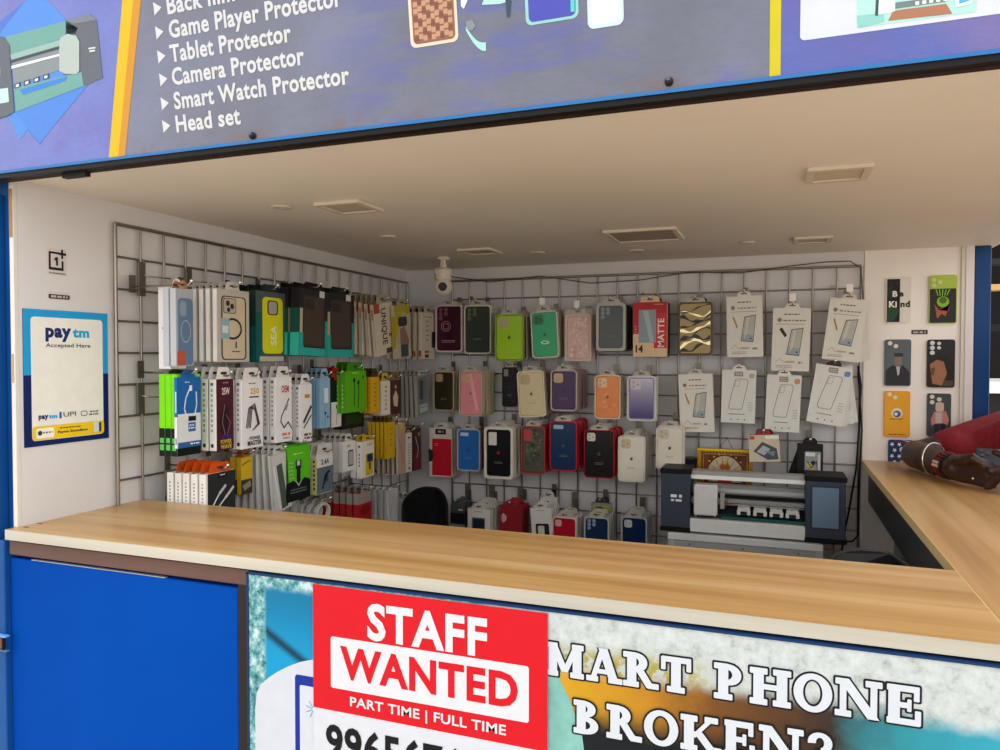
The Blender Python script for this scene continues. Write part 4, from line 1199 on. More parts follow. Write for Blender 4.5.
# small box with a pictured clamp, black blister pack
place('B', box_(body='#c9bca4', front=G(('r', .04, .04, .2, .16, '#b3483a'), ('r', .55, .02, .98, .14, '#e8e2d4'), ('p', [(.15, .6), (.45, .25), (.9, .5), (.95, .9), (.6, .92)], '#4d5257'), ('p', [(.25, .62), (.48, .38), (.7, .52), (.5, .75)], '#a9b0b3'), ('p', [(.5, .6), (.85, .6), (.8, .8)], '#777f84')), tabc='#a82a2c', tabw=.5, tabh=.018),
      (748, 435, 779, 462), .17, 'small card box with a pictured metal clamp above the plotter', 'clamp card box', n=2, pitch=.02, t=.02, roll=-3, bl='dark blister pack', behind=box_(body='#2a2622', tabc='#1a1816'))
place('B', box_(body='#15161a', front=G(('r', .3, .22, .92, .98, '#8f938f', 0, .004), ('r', .33, .25, .7, .36, '#d9d9d2', 0, .002), ('c', .48, .62, .1, '#caa860'), ('c', .62, .55, .09, '#2a2a28'), ('c', .62, .75, .1, '#b9a06a'), ('w', [(.4, .5), (.55, .7), (.75, .5), (.8, .8)], '#2c2c2a', .03), ('r', .8, .3, .88, .95, '#c9cac4')), tabc='#0f1012', name='blister_pack'),
      (797, 444, 823, 478), .14, 'black blister pack with small gold fittings above the plotter screen', 'black blister pack', n=1, t=.02)
b = MB(); P_ = uy(793, 460, D - .10)
b.prism([(P_.x - .022, P_.z - .07), (P_.x + .03, P_.z - .07), (P_.x + .03, P_.z + .05), (P_.x + .018, P_.z + .05)], D - .09, D - .075, M('#101114', .4), .001)
o = b.build('folded_pouch', None, (P_.x, D - .08, P_.z)); tag(o, 'black folded pouch behind the blister pack with gold fittings', 'pouch')
# ---- row 4 (partly behind the countertop)
place('B', box_(body='#4c5052', front=G(('r', 0, .38, 1, .82, '#14161c'), ('r', .55, .2, .85, .27, '#c9c9c2'), ('r', 0, .84, 1, 1, '#7f97a0')), tabc='#5a5f60'), (450.5, 504, 465, 528), .14, 'small dark grey pack at the foot of the back grid beside the black chair', 'small dark grey pack', n=3, pitch=.03, jig=.003, bl='dark grey pack')
place('B', box_(body='#d3cec6', front=G(('l', .3, .7, .10, 1, .03, .02, '#6a665e'), ('r', .2, .28, .78, 1, '#5d5f60', 0, .003), ('r', .26, .32, .74, 1, '#1a2438')), tabc='#c9c4bb'), (467.5, 509, 490, 540), .20, 'white framed pack with a dark navy case at the foot of the grid', 'white pack with navy case', n=5, pitch=.032, bl='white framed pack', t=.02)
place('B', box_(body='#8c2028', front=G(('p', [(.08, .3), (.16, .22), (.3, .32), (.3, .42), (.16, .52), (.08, .44)], '#c9a0a0'), ('w', [(.3, .9), (.5, .6), (.7, .62), (.8, .9)], '#a83038', .02)), tabc='#9c2a30'), (500, 506, 522.5, 540), .18, 'dark red gift-like card pack at the foot of the grid', 'dark red pack', n=3, pitch=.03, bl='dark red pack', roll=1)
def open_frame(c, win='#c9c5be'):
    return box_(body='#d6d2ca', front=G(('l', .3, .7, .08, 1, .03, .02, '#7a766e'), ('r', .22, .42, .85, 1.0, c, 0, .006), ('r', .32, .48, .62, .72, win, 0, .004)), tabc='#cfcbc2')
place('B', open_frame('#26282c'), (530, 508, 551, 545), .20, 'white pack showing a black phone case, tilted at the foot of the grid', 'white pack with black case', n=4, pitch=.034, roll=-4, bl='white framed pack', broll=2)
place('B', case(case='#b01a30', tray='#cfcac2', win='#d4a8a4', wt=.3), (552, 517, 576.5, 556), .20, 'crimson phone case pack in a white tray at the foot of the grid', 'crimson case', n=4, pitch=.03)
place('B', case(case='#1c3050', tray='#b5b5b0', win='#7f94ac', cut='lens'), (584, 517, 609, 558), .20, 'dark navy phone case pack with three lens holes at the foot of the grid', 'navy case with lens holes', n=4, pitch=.034)
place('B', case(case='#14284c', tray='#a9acac', win='#b9bfc6', wt=.34), (621, 517, 647, 560), .20, 'dark navy phone case pack beside the plotter stand at the foot of the grid', 'navy case beside the plotter', n=4, pitch=.034)
for (q, lb) in (((596, 505), 'small card pack with green print above the navy lens hole case'),):
    place('B', box_(body='#8f8c84', front=G(('r', .1, .2, .9, .6, '#9aa62c'), ('p', [(.2, .3), (.5, .25), (.8, .5), (.4, .55)], '#3a4a24')), tabc='#4a4a44'), (591, 503, 611, 517), .10, lb, 'green print card', n=1, t=.012)
place('B', box_(body='#cfcac4', front=G(('l', .2, .85, .45, 1, .1, .18, '#3a3c40'), ('l', .2, .8, .7, 1, .05, .05, '#8a8884'))), (540, 497, 557, 520), .10, 'white card pack with a dark word behind the black case pack', 'white card pack', n=2, pitch=.02, t=.01, bl='white card pack')

# ================================================================== LEFT WALL
def mag_front(body, line, cut='#8a8f94', acc=None):
    ops = [('r', .12, .07, .92, .97, line, 0, .012), ('r', .15, .085, .89, .955, body, 0, .010), ('r', .18, .10, .55, .32, line, 0, .006), ('c', .36, .21, .09, cut), ('c', .30, .16, .05, '#2a2a2c'), ('c', .44, .22, .05, '#2a2a2c')]
    return ops
def ring_ops(cx_, cz, r, col, th_=.02):
    pts = [(cx_ + r * math.cos(2 * PI * i / 22), cz + r * .5 * math.sin(2 * PI * i / 22)) for i in range(23)]
    return [('w', pts, col, th_)]
def blue_mag(w_, h_, t):
    th = carton(w_, h_, t, body='#b9bec4', front=G(('r', 0, 0, 1, 1, '#a7b0bb', 0, .002), ('r', .08, .12, .98, .99, '#7f93a8', 0, .012), ('r', .14, .12, .98, .99, '#5f7c9a', 0, .010), ('r', .2, .15, .6, .36, '#7d93aa', 0, .008), ('r', .25, .17, .55, .34, '#8f9aa6', 0, .006), *ring_ops(.55, .55, .28, '#aeb9c4', .035), ('r', .05, .80, .5, .99, '#b8543c', 0, .004)),
                name='phone_case_pack', cat='phone case', tabc='#c9895a', tabw=.5)
    return th
def white_thick(w_, h_, t): return carton(w_, h_, t, body='#f4f2f4', front=G(('c', .5, .5, .05, '#b9b6b6')), side=GS(('r', .3, .49, .7, .52, '#c4c0c0')), name='accessory_box')
place('L', blue_mag, (176, 289, 193, 366), .18, 'clear pack with a blue grey magnetic phone case, nearest the shop front', 'blue magnetic case pack', n=2, pitch=.021, t=.018, bl='clear case pack', jig=.001, tabtop=1)
place('L', white_thick, (170, 287, 186, 369), .122, 'plain white accessory box at the front end of the top row', 'plain white box', n=1, t=.036, hk=False)
def clear_mag(w_, h_, t):
    return carton(w_, h_, t, body='#d9d6d0', front=G(('r', .0, .0, 1, 1, '#bfb8ae', 0, .002), ('r', .12, .09, .9, .97, '#3a3430', 0, .012), ('r', .16, .105, .86, .955, '#cfc0a4', 0, .010), ('r', .18, .12, .58, .33, '#4a443e', 0, .007), ('r', .2, .13, .56, .32, '#b8ad9c', 0, .006),
                  ('c', .32, .19, .06, '#2a2826'), ('c', .45, .23, .06, '#2a2826'), ('c', .34, .28, .05, '#2a2826'), *ring_ops(.46, .54, .27, '#3c3632', .05), ('r', .1, .4, .36, .68, '#8fb3be'), ('r', .14, .5, .32, .6, '#d4dcdc'), ('w', [(.56, .72), (.56, .8)], '#2a2624', .035), ('l', .42, .7, .86, 1, .03, .014, '#4c4640')),
                  side=GS(('r', .1, .02, .9, .98, '#efeeec')), name='phone_case_pack', cat='phone case', tabc='#cfcbc4', tabw=.45)
place('L', clear_mag, (217, 290, 249, 362), .19, 'clear phone case pack with a black magnetic ring on the left wall', 'black ring case pack', n=6, pitch=.021, t=.014, bl='white edged case pack', jig=.001)
def sea(w_, h_, t):
    return carton(w_, h_, t, body='#1c3e40', front=G(('r', 0, 0, 1, 1, '#4a5a58', 0, .002), ('r', .0, .3, .2, 1, '#0f5c58'), ('r', .20, .08, .88, .88, '#d8d61e', 0, .014), ('r', .36, .12, .72, .33, '#3a3a30', 0, .011), ('r', .40, .135, .68, .315, '#a9a69a', 0, .009), ('tv', 'SEA', .46, .48, .66, .76, '#efefc9', 1), ('r', .1, .92, .9, .99, '#b9b6a8')),
                  side=GS(('r', .1, .5, .9, .98, '#136460')), name='phone_case_pack', cat='phone case', tabc='#1a2c2c')
place('L', sea, (256, 292, 286, 362), .17, 'bright yellow phone case lettered SEA in a teal pack', 'yellow SEA case', n=4, pitch=.026, t=.02, bl='dark teal pack', jig=.001)
def teal_box(w_, h_, t):
    return carton(w_, h_, t, body='#1c1b1c', front=G(('r', 0, 0, 1, 1, '#262424'), ('r', .0, .66, .16, 1, '#2fa79f'), ('r', 0, .88, 1, 1, '#2fa79f'), ('r', .9, .45, 1, 1, '#2a9189'), ('r', .13, .1, .86, .86, '#3a322e', 0, .003), ('r', .16, .13, .83, .84, '#463b35', 0, .003), ('r', .18, .15, .5, .3, '#332c29', 0, .004), ('r', .68, .0, .86, .1, '#c9cac6'), ('r', .0, .3, .1, .66, '#b9a988')),
                  side=GS(('r', .0, .66, 1, 1, '#2fb0a6'), ('r', 0, .3, 1, .66, '#0f4a48')), name='tablet_case_box', cat='box', tabc='#101010', tabw=.7)
place('L', teal_box, (300, 290, 328, 356), .22, 'large black and teal case box with a window, front one of the pair', 'front black and teal box', n=3, pitch=.04, t=.03, bl='black and teal case box', jig=.002, roll=2)
place('L', teal_box, (327, 294, 354, 357), .20, 'large black and teal case box with a window, rear one of the pair', 'rear black and teal box', n=2, pitch=.04, t=.03, bl='black and teal case box', jig=.002)
def uniq(w_, h_, t):
    return carton(w_, h_, t, body='#cfc4b0', front=G(('r', 0, 0, .3, .18, '#a8482c'), ('tv', 'UNIQUE', .3, .1, .62, .8, '#2c2824', -1), ('r', .5, .88, .95, .98, '#4a3c34'), ('r', .7, .6, .9, .66, '#8a4a3c')), side=GS(('r', 0, .0, .5, 1, '#d6ccb8'), ('r', .2, .1, .8, .3, '#b98a70')), name='accessory_box', tabc='#a89c84', tabh=.03)
place('L', uniq, (373, 303, 392, 355), .17, 'cream box with dark upright lettering, tilted on the left wall', 'cream tilted box', n=6, pitch=.022, t=.014, roll=-9, broll=1.5, bl='cream spined box', jig=.002)
def yellow_photo(w_, h_, t):
    return carton(w_, h_, t, body='#b9ac8c', front=G(('p', [(0, 0), (1, 0), (1, .2), (.5, .12), (.1, .6), (0, .6)], '#b3a22c'), ('r', .2, .22, .8, .4, '#3a3a3c', 0, .01), ('p', [(.3, .45), (.6, .4), (.9, .7), (.5, .95), (.3, .8)], '#8c6a6c'), ('r', .3, .75, .8, .98, '#3c4c4c')), side=GS(('r', 0, .2, 1, .8, '#a8972c')), name='accessory_box', tabc='#a89c84', tabh=.02)
place('L', yellow_photo, (394, 305, 409, 358), .19, 'yellow topped accessory box with a photo, beside the tilted cream box', 'yellow topped box', n=2, pitch=.03, roll=-6, t=.016, bl='yellow topped box')
place('L', box_(body='#d0c6b2', front=G(('l', .3, .5, .2, 5, .1, .03, '#6a6458'), ('r', .72, .4, 1, .75, '#2a3034'), ('r', .2, .82, .5, .87, '#b0402c'), ('r', .2, .9, .5, .97, '#4a2c24'), ('l', .1, .8, .1, 1, .1, .02, '#7a7466')), side=GS(('r', .2, .82, .8, .95, '#a8402c')), tabc='#b9ae9c', tabh=.028),
      (422, 313, 435, 359), .185, 'cream accessory box with a red mark in the rear corner of the left wall', 'cream corner box', n=4, pitch=.026, t=.016, bl='cream spined box', jig=.002, yaw=0)
# ---- row 2
def cable_box(w_, h_, t):
    return carton(w_, h_, t, body='#1768b4', front=G(('r', 0, 0, 1, .52, '#1c66b0'), ('r', 0, .52, 1, 1, '#dfe2e6'), ('w', [(.55, .14), (.35, .3), (.28, .45), (.4, .58)], '#e6ebef', .05), ('w', [(.8, .22), (.82, .4), (.72, .56)], '#e6ebef', .05), ('r', .5, .12, .62, .2, '#f0f2f4'), ('r', .45, .56, .78, .63, '#16181c'), ('r', .44, .65, .76, .78, '#2a6fae'), ('l', .46, .74, .70, 2, .04, .02, '#dfe8f0'), ('r', 0, .92, 1, 1, '#2f62a0'), ('l', .5, .95, .965, 1, .02, .02, '#e8eef4'), ('l', .3, .5, .08, 1, .02, .014, '#cfdcea')),
                  side=GS(('r', 0, 0, 1, .56, '#1768b4'), ('r', 0, .56, 1, 1, '#e3e4e8'), ('r', .3, .2, .7, .5, '#cfe0f0'), ('r', .35, .85, .65, .95, '#2a2c30')), name='cable_box', cat='box', tabc='#1a66b2', tabh=.016)
def green_thin(w_, h_, t):
    return carton(w_, h_, t, body='#7ee018', front=G(('r', 0, .68, 1, 1, '#101a12')), side=GS(('r', 0, .66, 1, 1, '#12201a'), ('r', .15, .78, .85, .84, '#5fc05a'), ('r', .15, .86, .85, .93, '#5fc05a')), name='cable_box', cat='box', tabc='#2a3a24', tabh=.01)
place('L', cable_box, (177.5, 377, 200.5, 447), .17, 'blue and white charging cable box at the front of the second row', 'blue and white cable box', n=1, t=.0085)
place('L', green_thin, (177, 374, 200.5, 455), .1605, 'lime green and black thin box, first behind the blue cable box', 'first lime green box', n=3, pitch=.0185, t=.017, bl='lime green and black thin box', jig=.0008, hk=False)
SD = GS(('r', .1, .01, .9, .99, '#f2f0f1'), ('d', .35, .12, .6, .75, '#9a96a0', 9), ('r', .3, .9, .7, .95, '#2a2a30'), ('r', .3, .05, .7, .09, '#5a6470'))
def wb(*ops, tabc='#ece9e5', nm='cable_box', body='#f2f0f0', side=SD):
    return box_(body=body, front=G(*ops), side=side, name=nm, cat='box', tabc=tabc, tabh=.030, tabw=.8)
place('L', wb(('r', .05, .0, 1, 1, '#4c1c2c'), ('t', '25W', .35, .12, .78, .22, '#e8d4cc', .03), ('l', .4, .7, .06, 1, .02, .016, '#b98a90'), ('p', [(.4, .4), (.55, .32), (.7, .5), (.6, .8), (.3, .75), (.2, .6)], '#2a0f18'), ('w', [(.5, .36), (.35, .6), (.5, .78)], '#a08088', .03), ('w', [(.55, .5), (.8, .62), (.6, .8)], '#8f6a74', .03), ('t', 'POWER', .25, .85, .85, .91, '#d8b83c', .03), ('t', 'WAVE', .25, .92, .85, .98, '#d8b83c', .03), ('r', .25, .79, .9, .84, '#3a2a6a')),
      (215.5, 379, 233.5, 450), .18, 'maroon and white charger box marked 25W in the second row', 'maroon 25W box', n=4, pitch=.024, t=.02, bl='white spined cable box', jig=.001)
place('L', wb(('t', '250', .4, .13, .8, .22, '#d8a82c', .03), ('r', .35, .25, .8, .27, '#3a3a3c'), ('l', .3, .7, .07, 1, .02, .016, '#5a6070'), *[('w', [(.2 + .06 * i, .7), (.32 + .05 * i, .42), (.6, .36 + .03 * i), (.82 - .03 * i, .66), (.5, .74)], '#4c4040', .035) for i in range(4)], ('t', 'POWER', .35, .83, .85, .88, '#3a3a3c', .03), ('t', 'MASTER', .25, .89, .9, .96, '#2c2c30', .03)),
      (241.5, 379, 263, 448), .18, 'white charger box marked 250 with a dark coiled cable', 'white 250 box', n=3, pitch=.024, t=.02, bl='white spined cable box', jig=.001)
place('L', wb(('t', 'OEM', .35, .13, .8, .24, '#c03038', .03), ('w', [(.8, .34), (.35, .6), (.3, .68), (.5, .78), (.75, .7), (.95, .8)], '#5a2a30', .06), ('w', [(.7, .42), (.6, .5)], '#9a9aa0', .12), ('l', .35, .9, .9, 1, .03, .04, '#d8843c'), ('l', .4, .85, .95, 1, .03, .02, '#a8584c')),
      (275.5, 377, 292, 442), .18, 'white cable box with red lettering and a curled red brown cable', 'white box with red lettering', n=3, pitch=.024, t=.02, bl='white spined cable box', jig=.001)
place('L', wb(('l', .35, .85, .24, 1, .03, .06, '#d8903c'), ('w', [(.3, .65), (.9, .4)], '#4a4648', .16), ('w', [(.3, .75), (.9, .55)], '#3a3638', .08), ('l', .3, .95, .89, 2, .06, .04, '#8a3a2c')),
      (300, 384, 312, 442), .18, 'narrow white cable box with orange lettering beside the pale blue boxes', 'narrow white box', n=3, pitch=.02, t=.018, bl='white spined cable box', jig=.001)
place('L', wb(('r', 0, 0, 1, 1, '#8fb6d0'), ('r', .4, .2, .8, .5, '#dfe8ee'), ('c', .5, .7, .09, '#1a1c20'), ('w', [(.5, .72), (.45, .95)], '#1a1c20', .03), ('c', .75, .78, .08, '#1a1c20'), body='#9cc4dc', side=GS(('r', .1, 0, .9, 1, '#86b4d2')), tabc='#8fb0c8'),
      (320, 378, 330, 428), .17, 'pale blue earphone box on the left wall', 'pale blue box', n=4, pitch=.018, t=.016, bl='pale blue earphone box', jig=.001)
place('L', wb(('r', 0, 0, 1, .5, '#141416'), ('r', 0, .5, 1, 1, '#e0dad6'), ('c', .6, .6, .13, '#1a1a1c'), ('w', [(.6, .64), (.5, .95)], '#1a1a1c', .035), ('r', .3, 0, .9, .06, '#b02428'), body='#2a2626', side=GS(('r', 0, 0, 1, 1, '#3a3434')), tabc='#b0242a'),
      (331, 377, 341, 427), .16, 'half black half white earphone box beside the green box', 'black and white earphone box', n=2, pitch=.02, t=.016, bl='black accessory box', jig=.001)
place('L', wb(('r', 0, 0, 1, 1, '#58ac14'), ('c', .42, .22, .055, '#15200e'), ('w', [(.42, .22), (.44, .5), (.42, .85)], '#1a2a10', .03), ('c', .62, .28, .055, '#15200e'), ('w', [(.62, .28), (.62, .6), (.6, .9)], '#1a2a10', .03), ('c', .85, .15, .05, '#3a7a12'), ('l', .3, .6, .06, 1, .02, .03, '#a8dc5a'), body='#4f9c18', side=GS(('r', .1, .0, .9, 1, '#56a81c'), ('d', .4, .3, .6, .9, '#b0dc78', 6)), tabc='#3f8a18'),
      (345, 371, 366, 412), .19, 'bright green earphone box in the second row', 'bright green box', n=3, pitch=.02, t=.018, bl='bright green accessory box', jig=.002)
place('L', wb(('r', 0, 0, 1, .15, '#2a5018'), ('r', .1, .3, .9, .8, '#243c18'), body='#101812', side=GS(('r', 0, 0, 1, .3, '#1f4a14')), tabc='#0f1410'),
      (343, 408, 364, 428), .12, 'dark box bottom showing under the bright green box', 'dark box', n=2, pitch=.02, t=.018, hk=False)
place('L', wb(('r', 0, 0, 1, 1, '#d6a41c'), ('l', .35, .65, .2, 6, .12, .04, '#8a6a1c'), body='#d9a81c', side=GS(('r', .1, 0, .9, 1, '#d0a018'), ('d', .4, .1, .6, .9, '#9c7a1c', 6)), tabc='#4a3a1c'),
      (371, 377, 379, 413), .19, 'yellow accessory box in the second row behind the bright green box', 'yellow accessory box', n=3, pitch=.016, t=.013, bl='yellow accessory box', jig=.001)
place('L', wb(('r', 0, 0, 1, 1, '#ded8c8'), ('l', .4, .7, .2, 6, .13, .06, '#c9982c'), body='#ded8c8', side=GS(('r', 0, 0, 1, 1, '#d0c8b4')), tabc='#c9a83c'),
      (381, 381, 390, 415), .18, 'white accessory box with a column of yellow marks', 'white box with yellow marks', n=2, pitch=.016, t=.013, bl='white accessory box', jig=.001)
place('L', wb(('r', 0, 0, 1, 1, '#4a2c24'), ('p', [(.5, .3), (.8, .5), (.7, .8), (.3, .75), (.2, .5)], '#c9b8a0'), ('c', .5, .2, .1, '#c9a080'), body='#4a3028', side=GS(('r', 0, 0, 1, 1, '#5a3c30')), tabc='#8a6a3c'),
      (391, 380, 400, 414), .18, 'dark brown accessory box with a pale picture', 'dark brown box', n=1, t=.016)
def grey_bag(w_, h_, t):
    return carton(w_, h_, t, body='#8f8b84', front=G(('r', .1, .05, .9, .95, '#6f7472', 0, .004), ('p', [(.3, .1), (.6, .15), (.5, .6), (.25, .55)], '#3c403e'), ('r', .2, .7, .9, .9, '#a9b0b4'), ('l', .3, .8, .78, 1, .03, .02, '#3a4a54')), side=GS(('r', .1, 0, .9, 1, '#989287')), name='phone_case_pack', cat='phone case', tabc='#b9b4aa', tabh=.018)
place('L', grey_bag, (416, 375, 427, 417), .20, 'grey sleeved phone case pack at the rear end of the left wall', 'grey sleeved pack', n=6, pitch=.018, t=.012, bl='grey sleeved pack', jig=.002, roll=-5)
# ---- row 3
def slim_black(w_, h_, t):
    return carton(w_, h_, t, body='#f0eee8', front=G(('r', .06, 0, 1, 1, '#2b2d30'), ('r', .4, .06, .72, .13, '#0f1012'), ('l', .46, .66, .085, 1, .02, .025, '#dcdcda'), ('w', [(.1, .95), (.45, .52)], '#e4e2dc', .04), ('w', [(.45, .52), (.65, .36)], '#cfccc4', .07), ('w', [(.3, .95), (.65, .66)], '#e4e2dc', .04), ('w', [(.65, .66), (.92, .44)], '#cfccc4', .07)),
                  side=GS(('r', 0, 0, 1, 1, '#f0eeea'), ('d', .35, .2, .6, .8, '#a8a49e', 7)), name='cable_box', cat='box', tabc='#d8541c', tabw=.75, tabh=.024)
place('L', slim_black, (206, 472, 235, 512), .19, 'black fronted cable box with two white plugs behind the counter', 'black fronted cable box', n=5, pitch=.025, t=.019, bl='white spined cable box with orange tab', jig=.001)
place('L', box_(body='#c9a41c', front=G(('r', 0, 0, 1, .6, '#d2ae20'), ('r', 0, .6, 1, 1, '#3a3428'), ('w', [(.1, .2), (.8, .1)], '#2a2a20', .06), ('p', [(.1, .75), (.8, .65), (.9, .8), (.3, .9)], '#8f8878')), side=GS(('r', 0, 0, 1, .6, '#c99c28')), tabc='#b8641c'),
      (241, 457, 252, 494), .15, 'small yellow and black pack above the counter between cable boxes', 'small yellow pack', n=2, pitch=.02, t=.014, bl='small yellow pack')
def clear_strip(w_, h_, t):
    return carton(w_, h_, t, body='#bcbab4', front=G(('r', .08, .02, .92, .99, '#cbc9c4', 0, .003), ('p', [(.3, .2), (.6, .18), (.8, .95), (.45, .97)], '#4a5a4c'), ('w', [(.15, .2), (.35, .95)], '#e6e4e0', .05)), side=GS(('r', .2, 0, .8, 1, '#d4d3d0')), name='clear_sleeve_pack', cat='pack', tabc='#cfcdc8')
place('L', clear_strip, (270, 453, 288, 512), .20, 'long clear sleeve with a dark green strip inside, tilted', 'clear sleeve with green strip', n=7, pitch=.019, t=.009, roll=-6, broll=1, bl='long clear sleeve', jig=.0015)
place('L', box_(body='#4fae1c', front=G(('r', 0, 0, 1, .66, '#5cc01c'), ('r', 0, .66, 1, 1, '#11161a'), ('p', [(.0, .66), (.3, .62), (.5, .72), (.75, .6), (1, .66), (1, .7), (0, .7)], '#11161a'), ('r', .38, .26, .62, .42, '#20242a', 0, .003), ('r', .44, .27, .56, .36, '#c9ccd0', 0, .002), ('r', .42, .42, .58, .66, '#1a1c20', 0, .002), ('p', [(.4, .66), (.6, .66), (.5, .72)], '#1a1c20'), ('l', .25, .7, .15, 1, .02, .025, '#b9ec8a'), ('l', .1, .3, .3, 5, .07, .02, '#a0dc70'), ('w', [(.4, .65), (.5, .73), (.6, .65)], '#dfe4e0', .02), ('l', .1, .9, .8, 2, .05, .02, '#7a8084')), side=GS(('r', 0, 0, 1, .64, '#4fa81c'), ('r', 0, .64, 1, 1, '#14181a')), tabc='#4aa81c', tabw=.9, tabh=.006),
      (286, 446, 310, 500), .20, 'bright green and black car charger card on the left wall', 'green charger card', n=2, pitch=.025, t=.012, bl='green and black card')
place('L', box_(body='#d9d6d0', front=G(('r', .0, .32, 1, .98, '#5e6a76'), ('t', '2.4A', .25, .12, .75, .26, '#2a2a30', .03), ('c', .55, .62, .14, '#16181c'), ('w', [(.35, .85), (.5, .55), (.75, .45)], '#16181c', .10), ('w', [(.4, .8), (.65, .6)], '#2c5c9c', .05)), side=GS(('r', .0, .06, 1, 1, '#d8d28c'), ('d', .35, .1, .65, .9, '#3a3a30', 7)), tabc='#cfcac2', tabh=.032, tabw=.95),
      (317, 454, 333, 493), .19, 'white box with pale yellow spine and a dark blue plug picture', 'box with pale yellow spine', n=3, pitch=.022, t=.02, bl='white accessory box', jig=.002)
place('L', box_(body='#dad6d0', front=G(('r', .3, .12, .6, .2, '#b8a83c'), ('r', .4, .3, .85, .85, '#4a4846', 0, .006), ('r', .46, .36, .8, .8, '#a8a49c', 0, .003)), side=GS(('r', 0, 0, 1, 1, '#d4d0ca')), tabc='#d0ccc4', tabh=.024),
      (343, 441, 355, 471), .18, 'small white box with a grey adapter picture', 'small white adapter box', n=5, pitch=.02, t=.017, bl='small white box', jig=.002)
place('L', box_(body='#dcd6c8', front=G(('l', .4, .9, .08, 2, .05, .025, '#a8543c'), ('r', .3, .35, .92, .95, '#c9a41c', 0, .002), ('r', .4, .36, .88, .58, '#1c2c44', 0, .003), ('r', .55, .6, .7, .8, '#3a3a30')), side=GS(('r', 0, 0, 1, 1, '#dcd8ce'), ('d', .4, .3, .6, .7, '#2a2a2a', 4), ('r', .3, .1, .7, .15, '#2a2a2a')), tabc='#c9a82c', tabh=.02, tabw=.9),
      (362, 441, 374, 477), .21, 'white box with a yellow panel and navy adapter picture', 'white box with yellow panel', n=2, pitch=.024, t=.02, bl='white accessory box', jig=.002)
place('L', box_(body='#c9a018', front=G(('r', 0, 0, 1, 1, '#c9a01c'), ('l', .3, .7, .2, 4, .15, .03, '#8a6a14')), side=GS(('r', .1, 0, .9, 1, '#cda61c')), tabc='#6a5414'),
      (387, 422, 395, 458), .20, 'deep yellow accessory box in the third row', 'deep yellow box', n=5, pitch=.016, t=.012, bl='deep yellow box', jig=.001)
place('L', box_(body='#a8988a', front=G(('r', .1, .05, .9, .98, '#b3907a', 0, .003), ('r', .3, .0, .8, .1, '#c9a83c'), ('w', [(.2, .3), (.7, .8)], '#8a6450', .05)), side=GS(('r', .2, 0, .8, 1, '#c4bcb0')), name='clear_sleeve_pack', cat='pack', tabc='#c9bfae'),
      (397, 424, 405, 474), .20, 'long clear sleeve with a peach strip inside', 'peach strip sleeve', n=5, pitch=.018, t=.009, bl='long clear sleeve', jig=.002, roll=-3)
place('L', box_(body='#d2ccc0', front=G(('r', .3, .1, .7, .14, '#1a1a1a'), ('l', .3, .7, .3, 8, .07, .02, '#3a3a38'), ('c', .5, .9, .12, '#1a1a1a')), side=GS(('r', 0, 0, 1, 1, '#d6d0c6'), ('r', .35, .1, .65, .9, '#2a2a2a')), tabc='#c9a41c', tabh=.012),
      (406, 433, 412, 472), .19, 'narrow white box with black upright print near the corner', 'narrow white printed box', n=2, pitch=.018, t=.014, bl='narrow white box', jig=.001)
place('L', box_(body='#3a2420', front=G(('r', 0, .6, 1, 1, '#6c2428'), ('w', [(.2, .2), (.6, .5), (.4, .7)], '#c9c0b4', .07), ('c', .7, .15, .14, '#a88a3c')), side=GS(('r', 0, 0, 1, 1, '#4c2c28')), tabc='#8a7a3c', tabh=.008),
      (414, 428, 421, 470), .19, 'dark brown and red blister card near the corner', 'dark red blister card', n=2, pitch=.018, t=.012, bl='dark blister card', jig=.001)
# ---- row 4, just above the counter
def red_pack(w_, h_, t):
    th = carton(w_, h_, t, body='#a81c1c', front=G(('r', 0, 0, 1, .34, '#8f8880'), ('r', 0, .34, 1, 1, '#9c1c1c'), ('p', [(.1, .5), (.5, .38), (.9, .5), (.8, .7), (.2, .7)], '#7a1414')), side=GS(('r', 0, 0, 1, .34, '#a09a92'), ('r', 0, .34, 1, 1, '#b02420')), name='card_pack', cat='pack', tabc='#8f8a82')
    return th
place('L', red_pack, (359, 492, 371, 524), .20, 'red based hanging pack low on the left wall', 'red based pack', n=6, pitch=.026, t=.02, bl='red based pack', jig=.003)
def clear_bag(w_, h_, t):
    th = thing('clear_bag', '', 'bag')
    b = MB(); b.prism(rrect(-w_ / 2, -h_, w_ / 2, 0, .003), 0, t, M('#c9c9c6', .15, alpha=.5), .003); b.build('film', th)
    b = MB(); b.tube([(-w_ * .3, t / 2, -h_ * .35), (0, t / 2, -h_ * .2), (w_ * .3, t / 2, -h_ * .4), (w_ * .2, t / 2, -h_ * .85), (-w_ * .2, t / 2, -h_ * .9), (-w_ * .3, t / 2, -h_ * .5)], .0035, M('#e8e6e2', .3), 6); b.build('white_cable', th)
    tab(th, w_ * .8, .008, '#c4c2bc'); return th
place('L', clear_bag, (388, 489, 398, 524), .20, 'clear bag with a white cable inside, low on the left wall', 'clear bag with white cable', n=5, pitch=.024, t=.016, bl='clear bag with a white cable', jig=.003)
place('L', box_(body='#d4d4d2', front=G(('r', .1, .1, .9, .9, '#4a4c4c', 0, .003), ('p', [(.3, .2), (.6, .15), (.8, .6), (.5, .8)], '#8f9290')), side=GS(('r', 0, 0, 1, 1, '#d8d8d6')), tabc='#cfcfca', tabh=.02),
      (411, 498, 420, 530), .15, 'grey and white accessory box tilted beside the black chair', 'tilted grey box', n=4, pitch=.022, t=.018, roll=-12, bl='white spined box', jig=.002)
